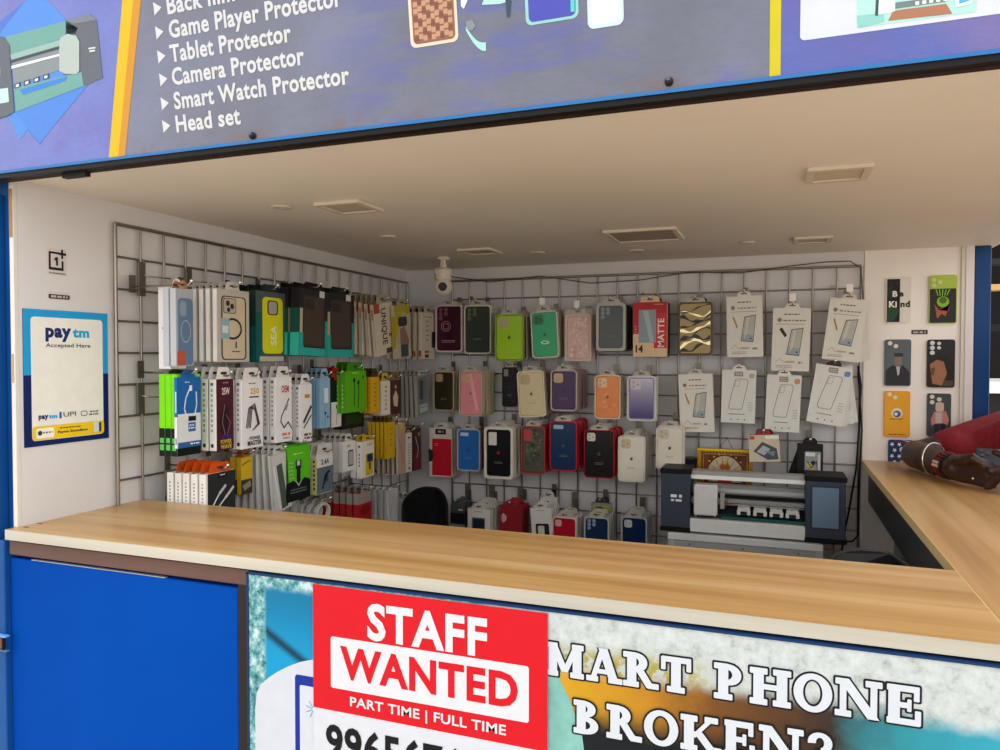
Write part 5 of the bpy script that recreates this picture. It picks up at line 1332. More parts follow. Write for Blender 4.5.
def coil(w_, h_, t):
    th = thing('coiled_cable', '', 'cable')
    b = MB()
    for k_ in range(3):
        pts = [(w_ * .42 * math.cos(2 * PI * i / 18) , t * (.2 + .25 * k_), -h_ * .5 + h_ * .45 * math.sin(2 * PI * i / 18)) for i in range(18)]
        b.tube(pts, .0028, M('#d2d0cc', .3), 6, closed=True)
    b.build('coil', th)
    b = MB(); b.cyl((0, t * .1, -h_ * .05), (0, t * .9, -h_ * .05), .005, M('#b9b7b2', .3)); b.build('tie', th)
    tab(th, w_ * .5, .012, '#b9b7b2'); return th
place('L', coil, (317, 503, 332, 522), .18, 'white coiled cable hanging low beside the red based packs', 'white coiled cable', n=4, pitch=.028, t=.02, bl='white coiled cable', jig=.003)
# loose clips on the left grid
for i, (px_, py_, z2) in enumerate(((141, 262, 296), (140, 383, 414), (188, 268, 284))):
    q = ux(px_, py_, .016); q2 = ux(px_, z2, .016)
    b = MB(); b.bbox(.013, .019, q.y - .010, q.y + .012, q2.z, q.z, M('#6d675e', .35, .7), .001)
    b.tube([(.018, q.y, q.z - .03), (.03, q.y + .01, q.z - .035), (.05, q.y + .06, q.z - .036)], .002, HOOKM, 6)
    o = b.build('grid_clip', None, (.016, q.y, q.z)); tag(o, ['empty steel clip high on the left grid above the white box', 'empty steel clip on the left grid beside the green boxes', 'steel clip on the left grid above the black ring case pack'][i], 'clip')
for i, (px_, py_, z2) in enumerate(((468, 484, 500), (492, 485, 500), (521, 487, 504), (575, 492, 510), (606, 495, 508), (643, 497, 515))):
    q = uy(px_, py_, D - .018); q2 = uy(px_, z2, D - .018)
    b = MB(); b.bbox(q.x - .012, q.x + .012, D - .022, D - .0165, q2.z, q.z, M('#857d72', .35, .7), .001)
    b.cyl((q.x, D - .023, (q.z + q2.z) / 2), (q.x, D - .0215, (q.z + q2.z) / 2), .004, M('#5a544c', .4, .6))
    o = b.build('grid_clip', None, (q.x, D - .02, q.z))
    tag(o, 'steel clip on the lower rail above the ' + ['small dark grey pack', 'white pack with navy case', 'dark red pack', 'crimson case', 'navy case with lens holes', 'navy case beside the plotter'][i], 'clip')

# ================================================================== WALL PRINTS ON THE LEFT WALL
def wallboard(box, name, label, cat, front, body, t=.0012, rad=0, wall='L', xoff=.0004, extra=None):
    x0, y0, x1, y1 = box
    P0 = Vector((xoff + t, 0, 0)) if wall == 'L' else Vector((0, D - .002 - xoff - t, 0))
    nx = Vector((1, 0, 0)) if wall == 'L' else Vector((0, -1, 0))
    xm = (x0 + x1) / 2; ym = (y0 + y1) / 2
    L = un(x0, ym, P0, nx); R_ = un(x1, ym, P0, nx); Tt = un(xm, y0, P0, nx); Bt = un(xm, y1, P0, nx)
    w_ = (R_ - L).length; h_ = Tt.z - Bt.z
    th = thing(name, label, cat, ((L.x + R_.x) / 2, (L.y + R_.y) / 2, Tt.z), PI / 2 if wall == 'L' else 0)
    b = MB(); b.prism(rrect(-w_ / 2, -h_, w_ / 2, 0, rad) if rad else [(-w_ / 2, -h_), (w_ / 2, -h_), (w_ / 2, 0), (-w_ / 2, 0)], 0, t, M(body, .35))
    b.build('board' if not rad else 'back_shell', th)
    b = MB(); front(b, w_, h_, t); b.build('print', th)
    return th
wallboard((23.5, 311, 108, 443), 'payment_poster', 'blue and white payment poster reading paytm Accepted Here on the left wall', 'poster',
          G(('r', 0, 0, 1, .48, '#1d9bd6'), ('r', 0, .48, 1, 1, '#0c1f5c'), ('r', .08, .055, .93, .96, '#eceae2', 0, .008),
            ('t', 'pay', .24, .13, .54, .235, '#0f2a6a', .05), ('t', 'tm', .555, .13, .76, .20, '#22a8dc', .05), ('t', 'Accepted Here', .24, .245, .77, .285, '#2a2c34', .015),
            ('t', 'pay', .15, .775, .26, .815, '#0f2a6a', .05), ('t', 'tm', .265, .775, .36, .805, '#22a8dc', .05), ('r', .385, .76, .41, .81, '#3a5a9a'), ('t', 'UPI', .43, .765, .58, .80, '#55585e', .01), ('o', .64, .765, .72, .805, '#2a4a8a', .0015, .004), ('l', .74, .87, .78, 2, .022, .010, '#4a4c54'),
            ('r', .08, .855, .93, .955, '#f0c81c', 0, .006), ('r', .12, .87, .32, .945, '#f4efe0', 0, .004), ('c', .16, .905, .025, '#3a3a3c'), ('l', .19, .3, .91, 1, .03, .012, '#6a6c70'), ('l', .38, .64, .885, 1, .02, .008, '#4a4434'), ('t', 'Paytm Soundbox', .36, .9, .72, .925, '#2a2a2c', .03), ('r', .79, .86, .86, .94, '#d8dce2', 0, .003), ('r', .86, .865, .89, .94, '#2a3040', 0, .002)),
          '#0c1f5c')
def oneplus(b, w_, h_, t):
    K = '#1c1a1a'
    G(('r', .06, .12, .62, .2, K, 0, .0004), ('r', .06, .12, .16, .82, K, 0, .0004), ('r', .06, .72, .82, .82, K, 0, .0004), ('r', .72, .44, .82, .82, K, 0, .0004), ('r', .70, .0, .80, .36, K, 0, .0004), ('r', .56, .13, .96, .22, K, 0, .0004), ('r', .42, .32, .52, .64, K, 0, .0003), ('p', [(.42, .32), (.42, .42), (.33, .47), (.33, .40)], K), ('l', .0, 1.0, .96, 1, .03, .04, '#5a5654'))(b, w_, h_, t)
wallboard((47.5, 249, 66.5, 275), 'wall_decal', 'small black square logo decal with a numeral one and plus on the left wall', 'decal', oneplus, '#d3ccc8', t=.0003)
wallboard((48, 292, 70, 299.5), 'wall_decal', 'tiny dark name strip decal above the payment poster', 'decal', G(('r', .02, .35, .98, .95, '#3a3634', 0, .003), ('l', .08, .92, .78, 1, .1, .28, '#b9b2ae')), '#d3ccc8', t=.0003)
wallboard((911, 329.5, 928, 334.5), 'wall_decal', 'tiny dark name strip decal on the cream panel between printed phone cases', 'decal', G(('r', .02, .1, .98, .95, '#3a3634', 0, .003), ('l', .08, .92, .75, 1, .1, .35, '#b9b2ae')), '#e3d8cd', t=.0003, wall='B')

# ================================================================== PRINTED CASES ON THE CREAM PANEL
def shown_case(box, label, body, front, lens):
    x0, y0, x1, y1 = box
    th = wallboard(box, 'printed_phone_case', label, 'phone case', front, body, t=.007, rad=.008, wall='B')
    p0 = uy(x0, (y0 + y1) / 2, D - .01); p1 = uy(x1, (y0 + y1) / 2, D - .01); w_ = p1.x - p0.x
    b = MB()
    for (u, v_, r, c) in lens:
        b.prism(circ(-w_ / 2 + u * w_, -v_ * w_, r * w_, 14), -.0028, 0, M(c, .2), .0004)
    b.build('lens_openings', th)
W4 = '#e9e4dc'
shown_case((886, 277, 911, 323), 'printed phone case reading Be Kind on the cream panel, dark leafy half', '#e4dcd2',
           G(('p', [(.04, .04), (.75, .04), (.6, .1), (.55, .98), (.04, .98)], '#161c1a'), ('p', [(.06, .5), (.4, .6), (.55, .75), (.3, .95), (.06, .97)], '#234a38'), ('p', [(.1, .1), (.3, .2), (.2, .5), (.06, .4)], '#1f3a2c'), ('r', .56, .03, .97, .98, '#e4dcd2', 0, .004), ('t', 'B', .26, .30, .46, .43, '#efe9e0', .04), ('t', 'e', .50, .33, .70, .43, '#2a2624', .04), ('t', 'Ki', .12, .52, .44, .66, '#efe9e0', .04), ('t', 'nd', .58, .52, .96, .66, '#2a2624', .04)),
           [(.2, .2, .10, '#2a2a2c'), (.2, .42, .10, '#2a2a2c'), (.42, .3, .10, '#2a2a2c')])
shown_case((929, 275, 957, 323.5), 'printed phone case with lime top and dark lower part with dripping green shape', '#a9c24a',
           G(('r', .03, .28, .97, .985, '#2a2a26', 0, .004), *[('w', [(.25 + .12 * i, .3), (.32 + .08 * i, .42)], '#9cc832', .03) for i in range(5)], ('c', .5, .55, .22, '#8cb82c'), ('c', .5, .52, .14, '#4c6a1c'), ('p', [(.2, .6), (.35, .72), (.5, .66), (.7, .75), (.75, .62), (.6, .85), (.45, .8), (.3, .9)], '#a85a3c')),
           [(.16, .2, .09, '#c4d48a'), (.16, .42, .09, '#c4d48a'), (.38, .3, .09, '#c4d48a')])
shown_case((884.5, 339.5, 911, 386), 'printed grey phone case with a dark half-figure picture on the cream panel', '#566064',
           G(('r', .03, .02, .97, .98, '#59656a', 0, .006), ('p', [(.04, .98), (.06, .66), (.3, .55), (.5, .6), (.72, .56), (.94, .7), (.96, .98)], '#2a2a2e'), ('r', .38, .32, .66, .56, '#8a7060', 0, .010), ('p', [(.44, .58), (.6, .58), (.56, .75), (.5, .78)], '#b9b4ae'), ('r', .36, .29, .7, .37, '#33302e', 0, .004)),
           [(.2, .16, .09, '#dcd6cc'), (.42, .28, .09, '#dcd6cc')])
shown_case((927, 339.5, 955, 387.5), 'printed dark phone case with a large brown portrait-like picture on the cream panel', '#1e2022',
           G(('p', [(.05, .5), (.3, .36), (.7, .34), (.95, .5), (.95, .9), (.85, .97), (.05, .97)], '#221814'), ('p', [(.1, .52), (.35, .42), (.6, .46), (.72, .7), (.55, .96), (.2, .92)], '#9c6a4e'), ('p', [(.15, .6), (.3, .58), (.25, .75), (.14, .74)], '#6c4434'), ('r', .6, .85, .95, .97, '#4c3a34')),
           [(.18, .14, .09, '#cdd0cf'), (.18, .34, .09, '#cdd0cf'), (.18, .54, .09, '#cdd0cf'), (.42, .16, .07, '#cdd0cf'), (.42, .34, .07, '#cdd0cf')])
shown_case((884, 391, 910, 437), 'printed yellow phone case with a small round white emblem on the cream panel', '#e39a1c',
           G(('r', .03, .02, .97, .98, '#e8a324', 0, .006), ('c', .5, .48, .22, '#e9dcb4'), ('c', .5, .5, .15, '#3a5a9c'), ('c', .46, .5, .07, '#e9e2cc'), ('l', .22, .78, .62, 1, .03, .02, '#7a4a1c'), ('l', .08, .92, .955, 1, .02, .02, '#6a3c14')),
           [(.2, .15, .09, '#e8d8b4'), (.42, .28, .09, '#e8d8b4')])
shown_case((927, 393.5, 951, 437), 'printed dark grey phone case with a standing figure in pink and jeans', '#3f4448',
           G(('r', .35, .2, .7, .42, '#c9b09a', 0, .008), ('p', [(.3, .42), (.78, .4), (.92, .6), (.85, .72), (.68, .68), (.38, .7), (.2, .74), (.16, .6)], '#c47a6c'), ('p', [(.36, .44), (.62, .44), (.64, .68), (.36, .68)], '#b9b0aa'), ('r', .3, .7, .5, .96, '#23283a', 0, .002), ('r', .56, .7, .76, .96, '#23283a', 0, .002)),
           [(.2, .16, .10, '#d8cfc0'), (.2, .42, .10, '#d8cfc0'), (.5, .28, .10, '#d8cfc0')])
def star(cx_, cz, r): return [(cx_ + (r if i % 2 == 0 else r * .42) * math.cos(PI / 2 + PI * i / 5), cz + (r if i % 2 == 0 else r * .42) * .55 * math.sin(PI / 2 + PI * i / 5)) for i in range(10)]
shown_case((888, 440, 914, 485), 'printed phone case with white stars on blue and red stripes, lowest on the panel', '#20406a',
           G(*[('p', star(.15 + .28 * (i % 3) + .1 * ((i // 3) % 2), .1 + .13 * (i // 3), .10), '#f0eee8') for i in range(12)], ('p', [(.4, .03), (.98, .1), (.98, .16), (.55, .06)], '#b8303a'), ('p', [(.2, .02), (.6, .05), (.3, .04)], '#b8303a'), ('p', [(.5, .0), (.98, .03), (.98, .07)], '#e9e4dc')),
           [(.55, .42, .12, '#dfe2e6')])

# ================================================================== CUTTING PLOTTER ON ITS STAND
YP = 1.45
Q = lambda px, py, y=YP: uy(px, py, y)
x0 = Q(661, 500).x; x1 = Q(690, 500).x; x2 = Q(805.5, 500).x; x3 = Q(846, 500).x
ztop = Q(676, 469).z; zbot = Q(676, 531).z
th = thing('cutting_plotter', 'grey and white film cutting plotter with touch screen standing in front of the back grid', 'plotter', ((x0 + x3) / 2, YP + .06, zbot))
o = th.location
GREY = M('#3c4350', .4); BLK = M('#0a0b0c', .5); SIL = M('#b4b4b0', .3, .5); WHP = M('#dcdcd8', .3)
def tower(xa, xb, nm, scr):
    b = MB(); b.bbox(xa, xb, YP, YP + .13, zbot + .012, ztop - .014, GREY, .002); 
    b2 = MB(); b2.bbox(xa - .003, xb + .004, YP - .003, YP + .135, ztop - .016, ztop, BLK, .003); b3 = MB(); b3.bbox(xa - .003, xb + .004, YP - .003, YP + .135, zbot - .002, zbot + .014, BLK, .003)
    if not scr:
        m_ = M('#e6eaee', .4)
        lines(b, xa + (xb - xa) * .30, xa + (xb - xa) * .76, zbot + .113, 1, .01, .010, YP - .0006, m_)
        lines(b, xa + (xb - xa) * .34, xa + (xb - xa) * .72, zbot + .100, 1, .01, .007, YP - .0006, m_)
    p = b.build(nm, th, o); b2.build('top_cap', th, o); b3.build('foot_cap', th, o)
    if scr:
        b = MB(); a = Q(812.5, 487); c = Q(838.5, 529)
        b.prism(rrect(a.x - .006, c.z - .005, c.x + .006, a.z + .005, .003), YP - .0012, YP, M('#3a414c', .25))
        b.build('screen_bezel', p, o)
        b = MB(); b.prism(rrect(a.x, c.z, c.x, a.z, .002), YP - .002, YP - .0012, M('#71869c', .12, coat=.4))
        b.build('touch_screen', p, o)
tower(x0, x1, 'tower', False); tower(x2, x3, 'tower', True)
zz = lambda py: Q(748, py).z
b = MB(); b.bbox(x1, x2, YP + .02, YP + .07, zz(483), zz(474), SIL, .002); b.box(x1 + .001, x2 - .001, YP + .0185, YP + .02, zz(482.5), zz(478.5), M('#f2f2ee', .3)); b.build('top_bar', th, o)
b = MB(); b.bbox(x1, x2, YP + .075, YP + .10, zz(499), zz(490), SIL, .001); b.box(x1, x2, YP + .05, YP + .075, zz(502), zz(498.5), M('#08090a', .4)); b.box(x1 + .001, x2 - .001, YP + .0745, YP + .0755, zz(497), zz(494), M('#cfcfcb', .3)); b.build('guide_rail', th, o)
b = MB(); b.bbox(x1, x2, YP + .04, YP + .06, zz(509), zz(502.5), SIL, .001); b.cyl((x1, YP + .035, zz(506)), (x2, YP + .035, zz(506)), .003, M('#8c8c8a', .2, .9)); b.build('roller_beam', th, o)
b = MB(); b.box(x1, x2, YP + .06, YP + .11, zz(520), zz(509), M('#131517', .4)); b.box(x1 + .10, x2, YP + .012, YP + .06, zz(521), zz(519), M('#1f5a55', .4)); b.build('cutting_bed', th, o)
b = MB(); b.bbox(x1, x2, YP - .002, YP + .03, zz(536), zz(522.5), WHP, .002); b.box(x1, x2, YP + .002, YP + .12, zbot + .002, zz(536) + .001, M('#2a2c30', .4)); b.build('front_panel', th, o)
for k_ in range(4):
    cxx = Q(743.5 + k_ * 16.4, 512).x
    b = MB(); zc = zz(512)
    b.bbox(cxx - .019, cxx + .019, YP + .012, YP + .04, zc - .003, zc + .010, M('#c9c9c4', .35), .002)
    b.bbox(cxx - .021, cxx - .010, YP + .010, YP + .03, zc - .014, zc + .002, M('#d4d4d0', .35), .002)
    b.bbox(cxx + .010, cxx + .021, YP + .010, YP + .03, zc - .014, zc + .002, M('#d4d4d0', .35), .002)
    b.cyl((cxx - .011, YP + .022, zc - .013), (cxx + .011, YP + .022, zc - .013), .008, M('#1c1d1f', .4), 12)
    b.build('pinch_roller', th, o)
a = Q(694, 484, YP + .004); c = Q(717, 516, YP + .004)
b = MB(); b.prism(rrect(a.x, c.z, c.x, a.z, .006), YP - .004, YP + .045, M('#d9d5d2', .35), .003)
b.bbox(a.x + .01, c.x - .01, YP, YP + .04, c.z - .005, c.z, M('#1c1d1f', .4), .001); b.build('cutting_carriage', th, o)
b = MB(); xx = c.x + .008; b.bbox(xx, xx + .014, YP + .02, YP + .045, zz(512), zz(497), M('#bdbdb8', .3, .5), .001); b.cyl((xx + .02, YP + .02, zz(508)), (xx + .02, YP + .02, zz(503)), .004, M('#8c4a44', .3)); b.build('blade_holder', th, o)
# stand
sx0 = Q(668, 545).x; sx1 = Q(823, 555).x
th = thing('plotter_stand', 'pale grey steel stand under the cutting plotter', 'stand', ((sx0 + sx1) / 2, YP + .07, 0))
o = th.location; SG = M('#b3b5b3', .35, .2)
zs = zbot - .004
b = MB(); b.bbox(sx0, sx1, YP - .014, YP + .16, zs - .022, zs, M('#d2d4d2', .35), .002); b.build('shelf', th, o)
b = MB(); b.bbox(sx0, sx1, YP - .010, YP + .02, zs - .045, zs - .022, M('#9a9c9c', .4), .002); b.bbox(sx0 + .03, sx1 - .03, YP, YP + .15, zs - .07, zs - .055, M('#3c4044', .4), .002)
for u in (.15, .5, .85): b.cyl((sx0 + (sx1 - sx0) * u, YP - .0115, zs - .034), (sx0 + (sx1 - sx0) * u, YP - .010, zs - .034), .003, M('#5c5e60', .4))
b.build('apron', th, o)
for xa in (sx0, sx1 - .022):
    for ya in (YP - .012, YP + .138):
        b = MB(); b.bbox(xa, xa + .022, ya, ya + .022, 0.0005, zs - .012, SG, .002); b.build('leg', th, o)

# gold framed picture leaning on the grid
A = uy(698, 448, 1.67); C2 = uy(753, 448, 1.67)
fw = C2.x - A.x; fh = .150
th = thing('framed_picture', 'gold framed ornate picture hanging behind the cutting plotter', 'picture', ((A.x + C2.x) / 2, 1.67, A.z))
b = MB(); b.ring([(-fw / 2, -fh), (fw / 2, -fh), (fw / 2, 0), (-fw / 2, 0)], [(-fw / 2 + .013, -fh + .013), (fw / 2 - .013, -fh + .013), (fw / 2 - .013, -.013), (-fw / 2 + .013, -.013)], -.012, .010, M('#b98a24', .3, .5))
b.box(-fw / 2 - .001, fw / 2 + .001, -.0135, .010, -.006, .001, M('#e6c52c', .3, .3))
for i in range(16):
    u = -fw / 2 + .012 + (fw - .024) * i / 15
    b.ball((u, -.012, -.010), .003, M('#8a5f1c', .3, .4), n=6, m=5)
b.build('frame', th)
b = MB(); b.box(-fw / 2 + .012, fw / 2 - .012, 0, .008, -fh + .012, -.012, M('#5c3420', .4))
G(('o', .09, .11, .91, .9, '#b8884a', .004, .003), ('p', [(.5 + .36 * math.cos(PI * i / 14), .78 - .62 * math.sin(PI * i / 14)) for i in range(15)], '#c9b99a'),
  *[('w', [(.5 + .16 * math.cos(PI * i / 9), .72 - .3 * math.sin(PI * i / 9)), (.5 + .33 * math.cos(PI * i / 9), .76 - .56 * math.sin(PI * i / 9))], '#8a6a44', .012) for i in range(10)],
  *[('c', .5 + .40 * math.cos(PI * i / 12), .76 - .66 * math.sin(PI * i / 12), .018, '#d8a84c') for i in range(13)],
  ('c', .5, .42, .09, '#a8562c'), ('c', .5, .56, .07, '#d89a7c'), ('r', .38, .62, .62, .88, '#a83a2c', 0, .008), ('c', .5, .32, .035, '#d8a83c'), ('r', .12, .14, .2, .86, '#7a3c20'), ('r', .8, .14, .88, .86, '#7a3c20'))(b, fw, fh, .01)
o_ = b.build('picture_print', th); o_.location.y = -.0016
b = MB(); b.tube([(-.03, .01, -.01), (0, .06, .03), (.0, D - .012 - 1.67, .035), (.03, .01, -.01)], .001, M('#3a342c', .5), 6); b.box(-.02, .02, .01, D - .018 - 1.67, -.12, -.11, M('#3a342c', .5)); b.build('hanging_wire', th)
b = MB(); q = uy(690, 466, 1.68); b.bbox(q.x - .03, q.x + .018, 1.69, 1.74, q.z - .03, q.z + .02, M('#1a1e2c', .4), .003)
o_ = b.build('dark_case', None, tuple(q)); tag(o_, 'small dark blue case between the off-white phone case and the gold picture frame', 'case')

# ================================================================== CHAIRS BEHIND THE COUNTER
def office_chair(cx_, cy_, ztop_, wd, label, ang):
    th = thing('office_chair', label, 'chair', (cx_, cy_, 0), ang)
    K = M('#111215', .35); K2 = M('#1a1b1e', .5)
    bh = .34
    # curved backrest
    b = MB(); n = 12; v = []; f = []
    out_ = rrect(-wd / 2, ztop_ - bh, wd / 2, ztop_, wd * .42, 8)
    for sgn in (0, .022):
        for (x, z) in out_: v.append((x, sgn - .10 * (x / wd) ** 2 * 1.6, z))
    k_ = len(out_)
    f = [tuple(range(k_)), tuple(reversed(range(k_, 2 * k_)))] + [((i + 1) % k_, i, k_ + i, k_ + (i + 1) % k_) for i in range(k_)]
    b.add(v, f, K, False); b.build('backrest', th)
    b = MB(); b.lathe((0, -.20, .45), [(.02, .05), (.14, .05), (.16, .035), (.165, .015), (.145, 0), (.02, 0)], K2); b.build('seat', th)
    b = MB(); b.tube([(0, -.1, .45), (0, .02, .46), (0, .035, .55), (0, .028, ztop_ - .2)], .016, K2); b.build('back_stem', th)
    b = MB(); b.cyl((0, -.2, .12), (0, -.2, .45), .022, M('#85888c', .25, .9)); b.build('column', th)
    for i in range(5):
        a = 2 * PI * i / 5 + .3
        b = MB(); b.tube([(0, -.2, .12), (.15 * math.cos(a), -.2 + .15 * math.sin(a), .07)], [.02, .012], K2)
        b.cyl((.15 * math.cos(a) - .012 * math.sin(a), -.2 + .15 * math.sin(a) + .012 * math.cos(a), .0275), (.15 * math.cos(a) + .012 * math.sin(a), -.2 + .15 * math.sin(a) - .012 * math.cos(a), .0275), .027, K)
        b.cyl((.15 * math.cos(a), -.2 + .15 * math.sin(a), .03), (.15 * math.cos(a), -.2 + .15 * math.sin(a), .07), .008, K)
        b.build('leg', th)
q = uy(423, 487, 1.40); q2 = uy(450.5, 512, 1.40)
office_chair(q2.x - .09, 1.40, q.z, .18, 'black chair with rounded backrest at the left rear corner of the shop', 0)
q = uy(895, 553, .62)
office_chair(1.66, .62, q.z, .22, 'black chair half hidden behind the counter beside the side counter base', 0)

# ================================================================== PERSON LEANING ON THE SIDE COUNTER
def capsules(lst, name, voxel, mat, parent=None, origin=None, smooth_it=6):
    """LST: chains of (point, radius); joined and remeshed into one continuous surface"""
    mb = MB()
    for ch in lst:
        for i in range(len(ch)):
            p, r = ch[i]
            mb.ball(p, r, mat, n=14, m=9)
            if i + 1 < len(ch):
                q_, r2 = ch[i + 1]
                if (Vector(q_) - Vector(p)).length > 1e-4: mb.cyl(p, q_, r, mat, 14, r2)
    tmp = mb.build('tmp')
    md = tmp.modifiers.new('r', 'REMESH'); md.mode = 'VOXEL'; md.voxel_size = voxel; md.use_smooth_shade = True
    sm_ = tmp.modifiers.new('s', 'SMOOTH'); sm_.factor = .5; sm_.iterations = smooth_it
    dg = bpy.context.evaluated_depsgraph_get(); dg.update()
    me = bpy.data.meshes.new_from_object(tmp.evaluated_get(dg))
    bpy.data.objects.remove(tmp)
    me.name = name
    me.materials.clear(); me.materials.append(mat)
    o = Vector(origin)
    for v in me.vertices: v.co -= o
    for p in me.polygons: p.use_smooth = True
    ob = bpy.data.objects.new(name, me); COL.objects.link(ob)
    ob.parent = parent
    return ob
SKIN, t_, bs_ = nodes_mat('dark_brown_skin')
n_ = noise(t_, coords(t_), 30, 4); r_ = ramp(t_, [(.3, '#2c1712'), (.7, '#3d221a')]); t_.links.new(n_.outputs[0], r_.inputs[0]); t_.links.new(r_.outputs[0], bs_.inputs['Base Color']); bs_.inputs['Roughness'].default_value = .38
PALM = M('#a5705a', .45)
PO = Vector((2.60, 1.45, 0))
th = thing('person', 'person in a red shirt leaning on the side countertop, holding a dark phone', 'person', tuple(PO))
V = Vector
el = V((1.893, 1.575, 1.049)); wr = uy(955, 468, 1.31)
sh = V((2.17, 1.66, 1.125)); shL = V((2.27, 1.26, 1.14))
elL = V((2.26, .98, 1.045)); wrL = V((2.11, 1.12, 1.045))
kn = uz(977, 468, 1.055)
neck = V((2.25, 1.45, 1.20)); head = V((2.245, 1.43, 1.355))
pel = V((2.62, 1.45, .93)); chest = V((2.32, 1.47, 1.14))
ch = []
ch.append([(pel, .135), ((pel + chest) / 2, .125), (chest, .135)])
ch.append([(pel + V((0, .08, -.02)), .11), (pel + V((0, -.08, -.02)), .11)])
ch.append([(chest, .12), (neck, .055), (head + V((.02, 0, -.06)), .052)])
ch.append([(chest + V((-.02, .10, .0)), .085), (sh, .058)]); ch.append([(chest + V((-.02, -.10, 0)), .085), (shL, .058)])
ch.append([(sh, .056), (sh.lerp(el, .45), .046), (el, .041)])
ch.append([(el, .044), (el.lerp(wr, .35), .043), (wr, .031)])
ch.append([(shL, .056), (shL.lerp(elL, .5), .045), (elL, .038)])
ch.append([(elL, .038), (elL.lerp(wrL, .3), .038), (wrL, .025)])
# head
ch.append([(head, .088), (head + V((-.02, 0, -.055)), .068), (head + V((-.042, 0, -.080)), .036)])
ch.append([(head + V((-.080, 0, .0)), .012), (head + V((-.092, 0, -.026)), .016)])
for s_ in (-1, 1):
    ch.append([(head + V((.0, .086 * s_, -.01)), .018), (head + V((.005, .092 * s_, -.03)), .013)])
    ch.append([(head + V((-.074, .012 * s_, -.058)), .011), (head + V((-.074, .002 * s_, -.060)), .011)])
# legs
for s_ in (-1, 1):
    hp = pel + V((0, .09 * s_, -.03)); kn_ = V((2.60, 1.45 + .10 * s_, .49)); an = V((2.66, 1.45 + .11 * s_, .08))
    ch.append([(hp, .095), (kn_, .062), (kn_.lerp(an, .35), .058), (an, .036)])
    ch.append([(an + V((.02, 0, -.04)), .034), (an + V((-.14, 0, -.05)), .026)])
# right hand seen from its back: thumb on top, fingers curled round the phone
upv = V((0, 0, 1))
KN = [uy(974, 460, 1.262), uy(977, 466.5, 1.25), uy(978, 473, 1.245), uy(975, 480, 1.245)]
MD = [uy(986, 464, 1.225), uy(988, 471, 1.215), uy(988, 477.5, 1.215), uy(985, 484, 1.22)]
FT = [uy(995, 468, 1.235), uy(998, 475, 1.225), uy(997, 481, 1.225), uy(993, 486, 1.225)]
for k_ in range(4):
    a_ = wr + V((0, 0, .014 - .009 * k_))
    ch.append([(a_, .023), (a_.lerp(KN[k_], .5), .020), (KN[k_], .0150)])
    ch.append([(KN[k_], .0145), (MD[k_], .0115), (FT[k_], .0095)])
tb = [wr + V((0, 0, .020)), uy(966, 460, 1.255), uy(973, 457.5, 1.235), uy(982, 463, 1.225)]
ch.append([(tb[0], .019), (tb[1], .0165), (tb[2], .0125), (tb[3], .0105)])
# left hand, coming from the nearer side
kL = V((2.05, 1.185, 1.05)); fL = (kL - wrL).normalized(); sdL = fL.cross(upv).normalized()
ch.append([(wrL, .026), (wrL.lerp(kL, .6), .030)])
for k_, s_ in enumerate((-.024, -.008, .008, .024)):
    st_ = kL + sdL * s_; ch.append([(wrL.lerp(kL, .4) + sdL * s_ * .6, .02), (st_, .0135)])
for k_, (px_, py_) in enumerate(((986, 487), (989, 491), (993, 480), (990, 470))):
    s_ = (-.024, -.008, .008, .024)[k_]; st_ = kL + sdL * s_; e_ = uy(px_, py_, 1.195); e_.z = max(e_.z, 1.014)
    ch.append([(st_, .0125), (st_.lerp(e_, .5) + V((0, 0, .010)), .0105), (e_, .0088)])
ch.append([(wrL.lerp(kL, .4) + V((0, 0, .02)), .016), (kL + V((0, .01, .045)), .012), (kL + V((-.03, .03, .055)), .010)])
body = capsules(ch, 'body', .0052, SKIN, th, PO, 3)
# shirt
RC, t_, bs_ = nodes_mat('red_knit')
n_ = noise(t_, coords(t_), 260, 2); r_ = ramp(t_, [(.35, '#680613'), (.65, '#8a0b1c')]); t_.links.new(n_.outputs[0], r_.inputs[0]); t_.links.new(r_.outputs[0], bs_.inputs['Base Color']); bs_.inputs['Roughness'].default_value = .85
n2_ = noise(t_, coords(t_, (14, 14, 9)), 1.6, 3); bump(t_, bs_, n2_.outputs[0], .6, .012)
sl = sh.lerp(el, .68)
sc_ = [[(pel + V((0, .0, .0)), .150), ((pel + chest) / 2, .142), (chest, .150)], [(pel + V((0, .08, 0)), .12), (pel + V((0, -.08, 0)), .12)],
       [(chest, .130), (neck + V((.01, 0, -.02)), .066)],
       [(chest + V((-.02, .10, .0)), .097), (sh, .070)], [(chest + V((-.02, -.10, 0)), .097), (shL, .070)],
       [(sh, .070), (sh.lerp(el, .4), .062), (sl, .054)], [(shL, .070), (shL.lerp(elL, .6), .056)],
       [(sl + V((.02, -.02, .0)), .050), (uy(975, 447, 1.60), .052), (uy(1015, 440, 1.55), .075), (chest, .10)]]
capsules(sc_, 'red_shirt', .007, RC, th, PO, 4)
TR = M('#23262e', .8)
tc_ = [[(pel + V((0, .08, -.05)), .125), (pel + V((0, -.08, -.05)), .125)]]
for s_ in (-1, 1):
    hp = pel + V((0, .09 * s_, -.05)); kn_ = V((2.60, 1.45 + .10 * s_, .49)); an = V((2.66, 1.45 + .11 * s_, .10))
    tc_.append([(hp, .110), (kn_, .078), (an, .058)])
capsules(tc_, 'trousers', .01, TR, th, PO, 3)
for s_ in (-1, 1):
    an = V((2.66, 1.45 + .11 * s_, .08)); SH = M('#1a1a1c', .5)
    ob = capsules([[(an + V((.03, 0, -.038)), .040), (an + V((-.15, 0, -.048)), .032)], [(an + V((0, 0, .0)), .042), (an + V((.02, 0, -.03)), .042)]], 'shoe', .007, SH, th, PO, 3)
HR = M('#0f0c0b', .8)
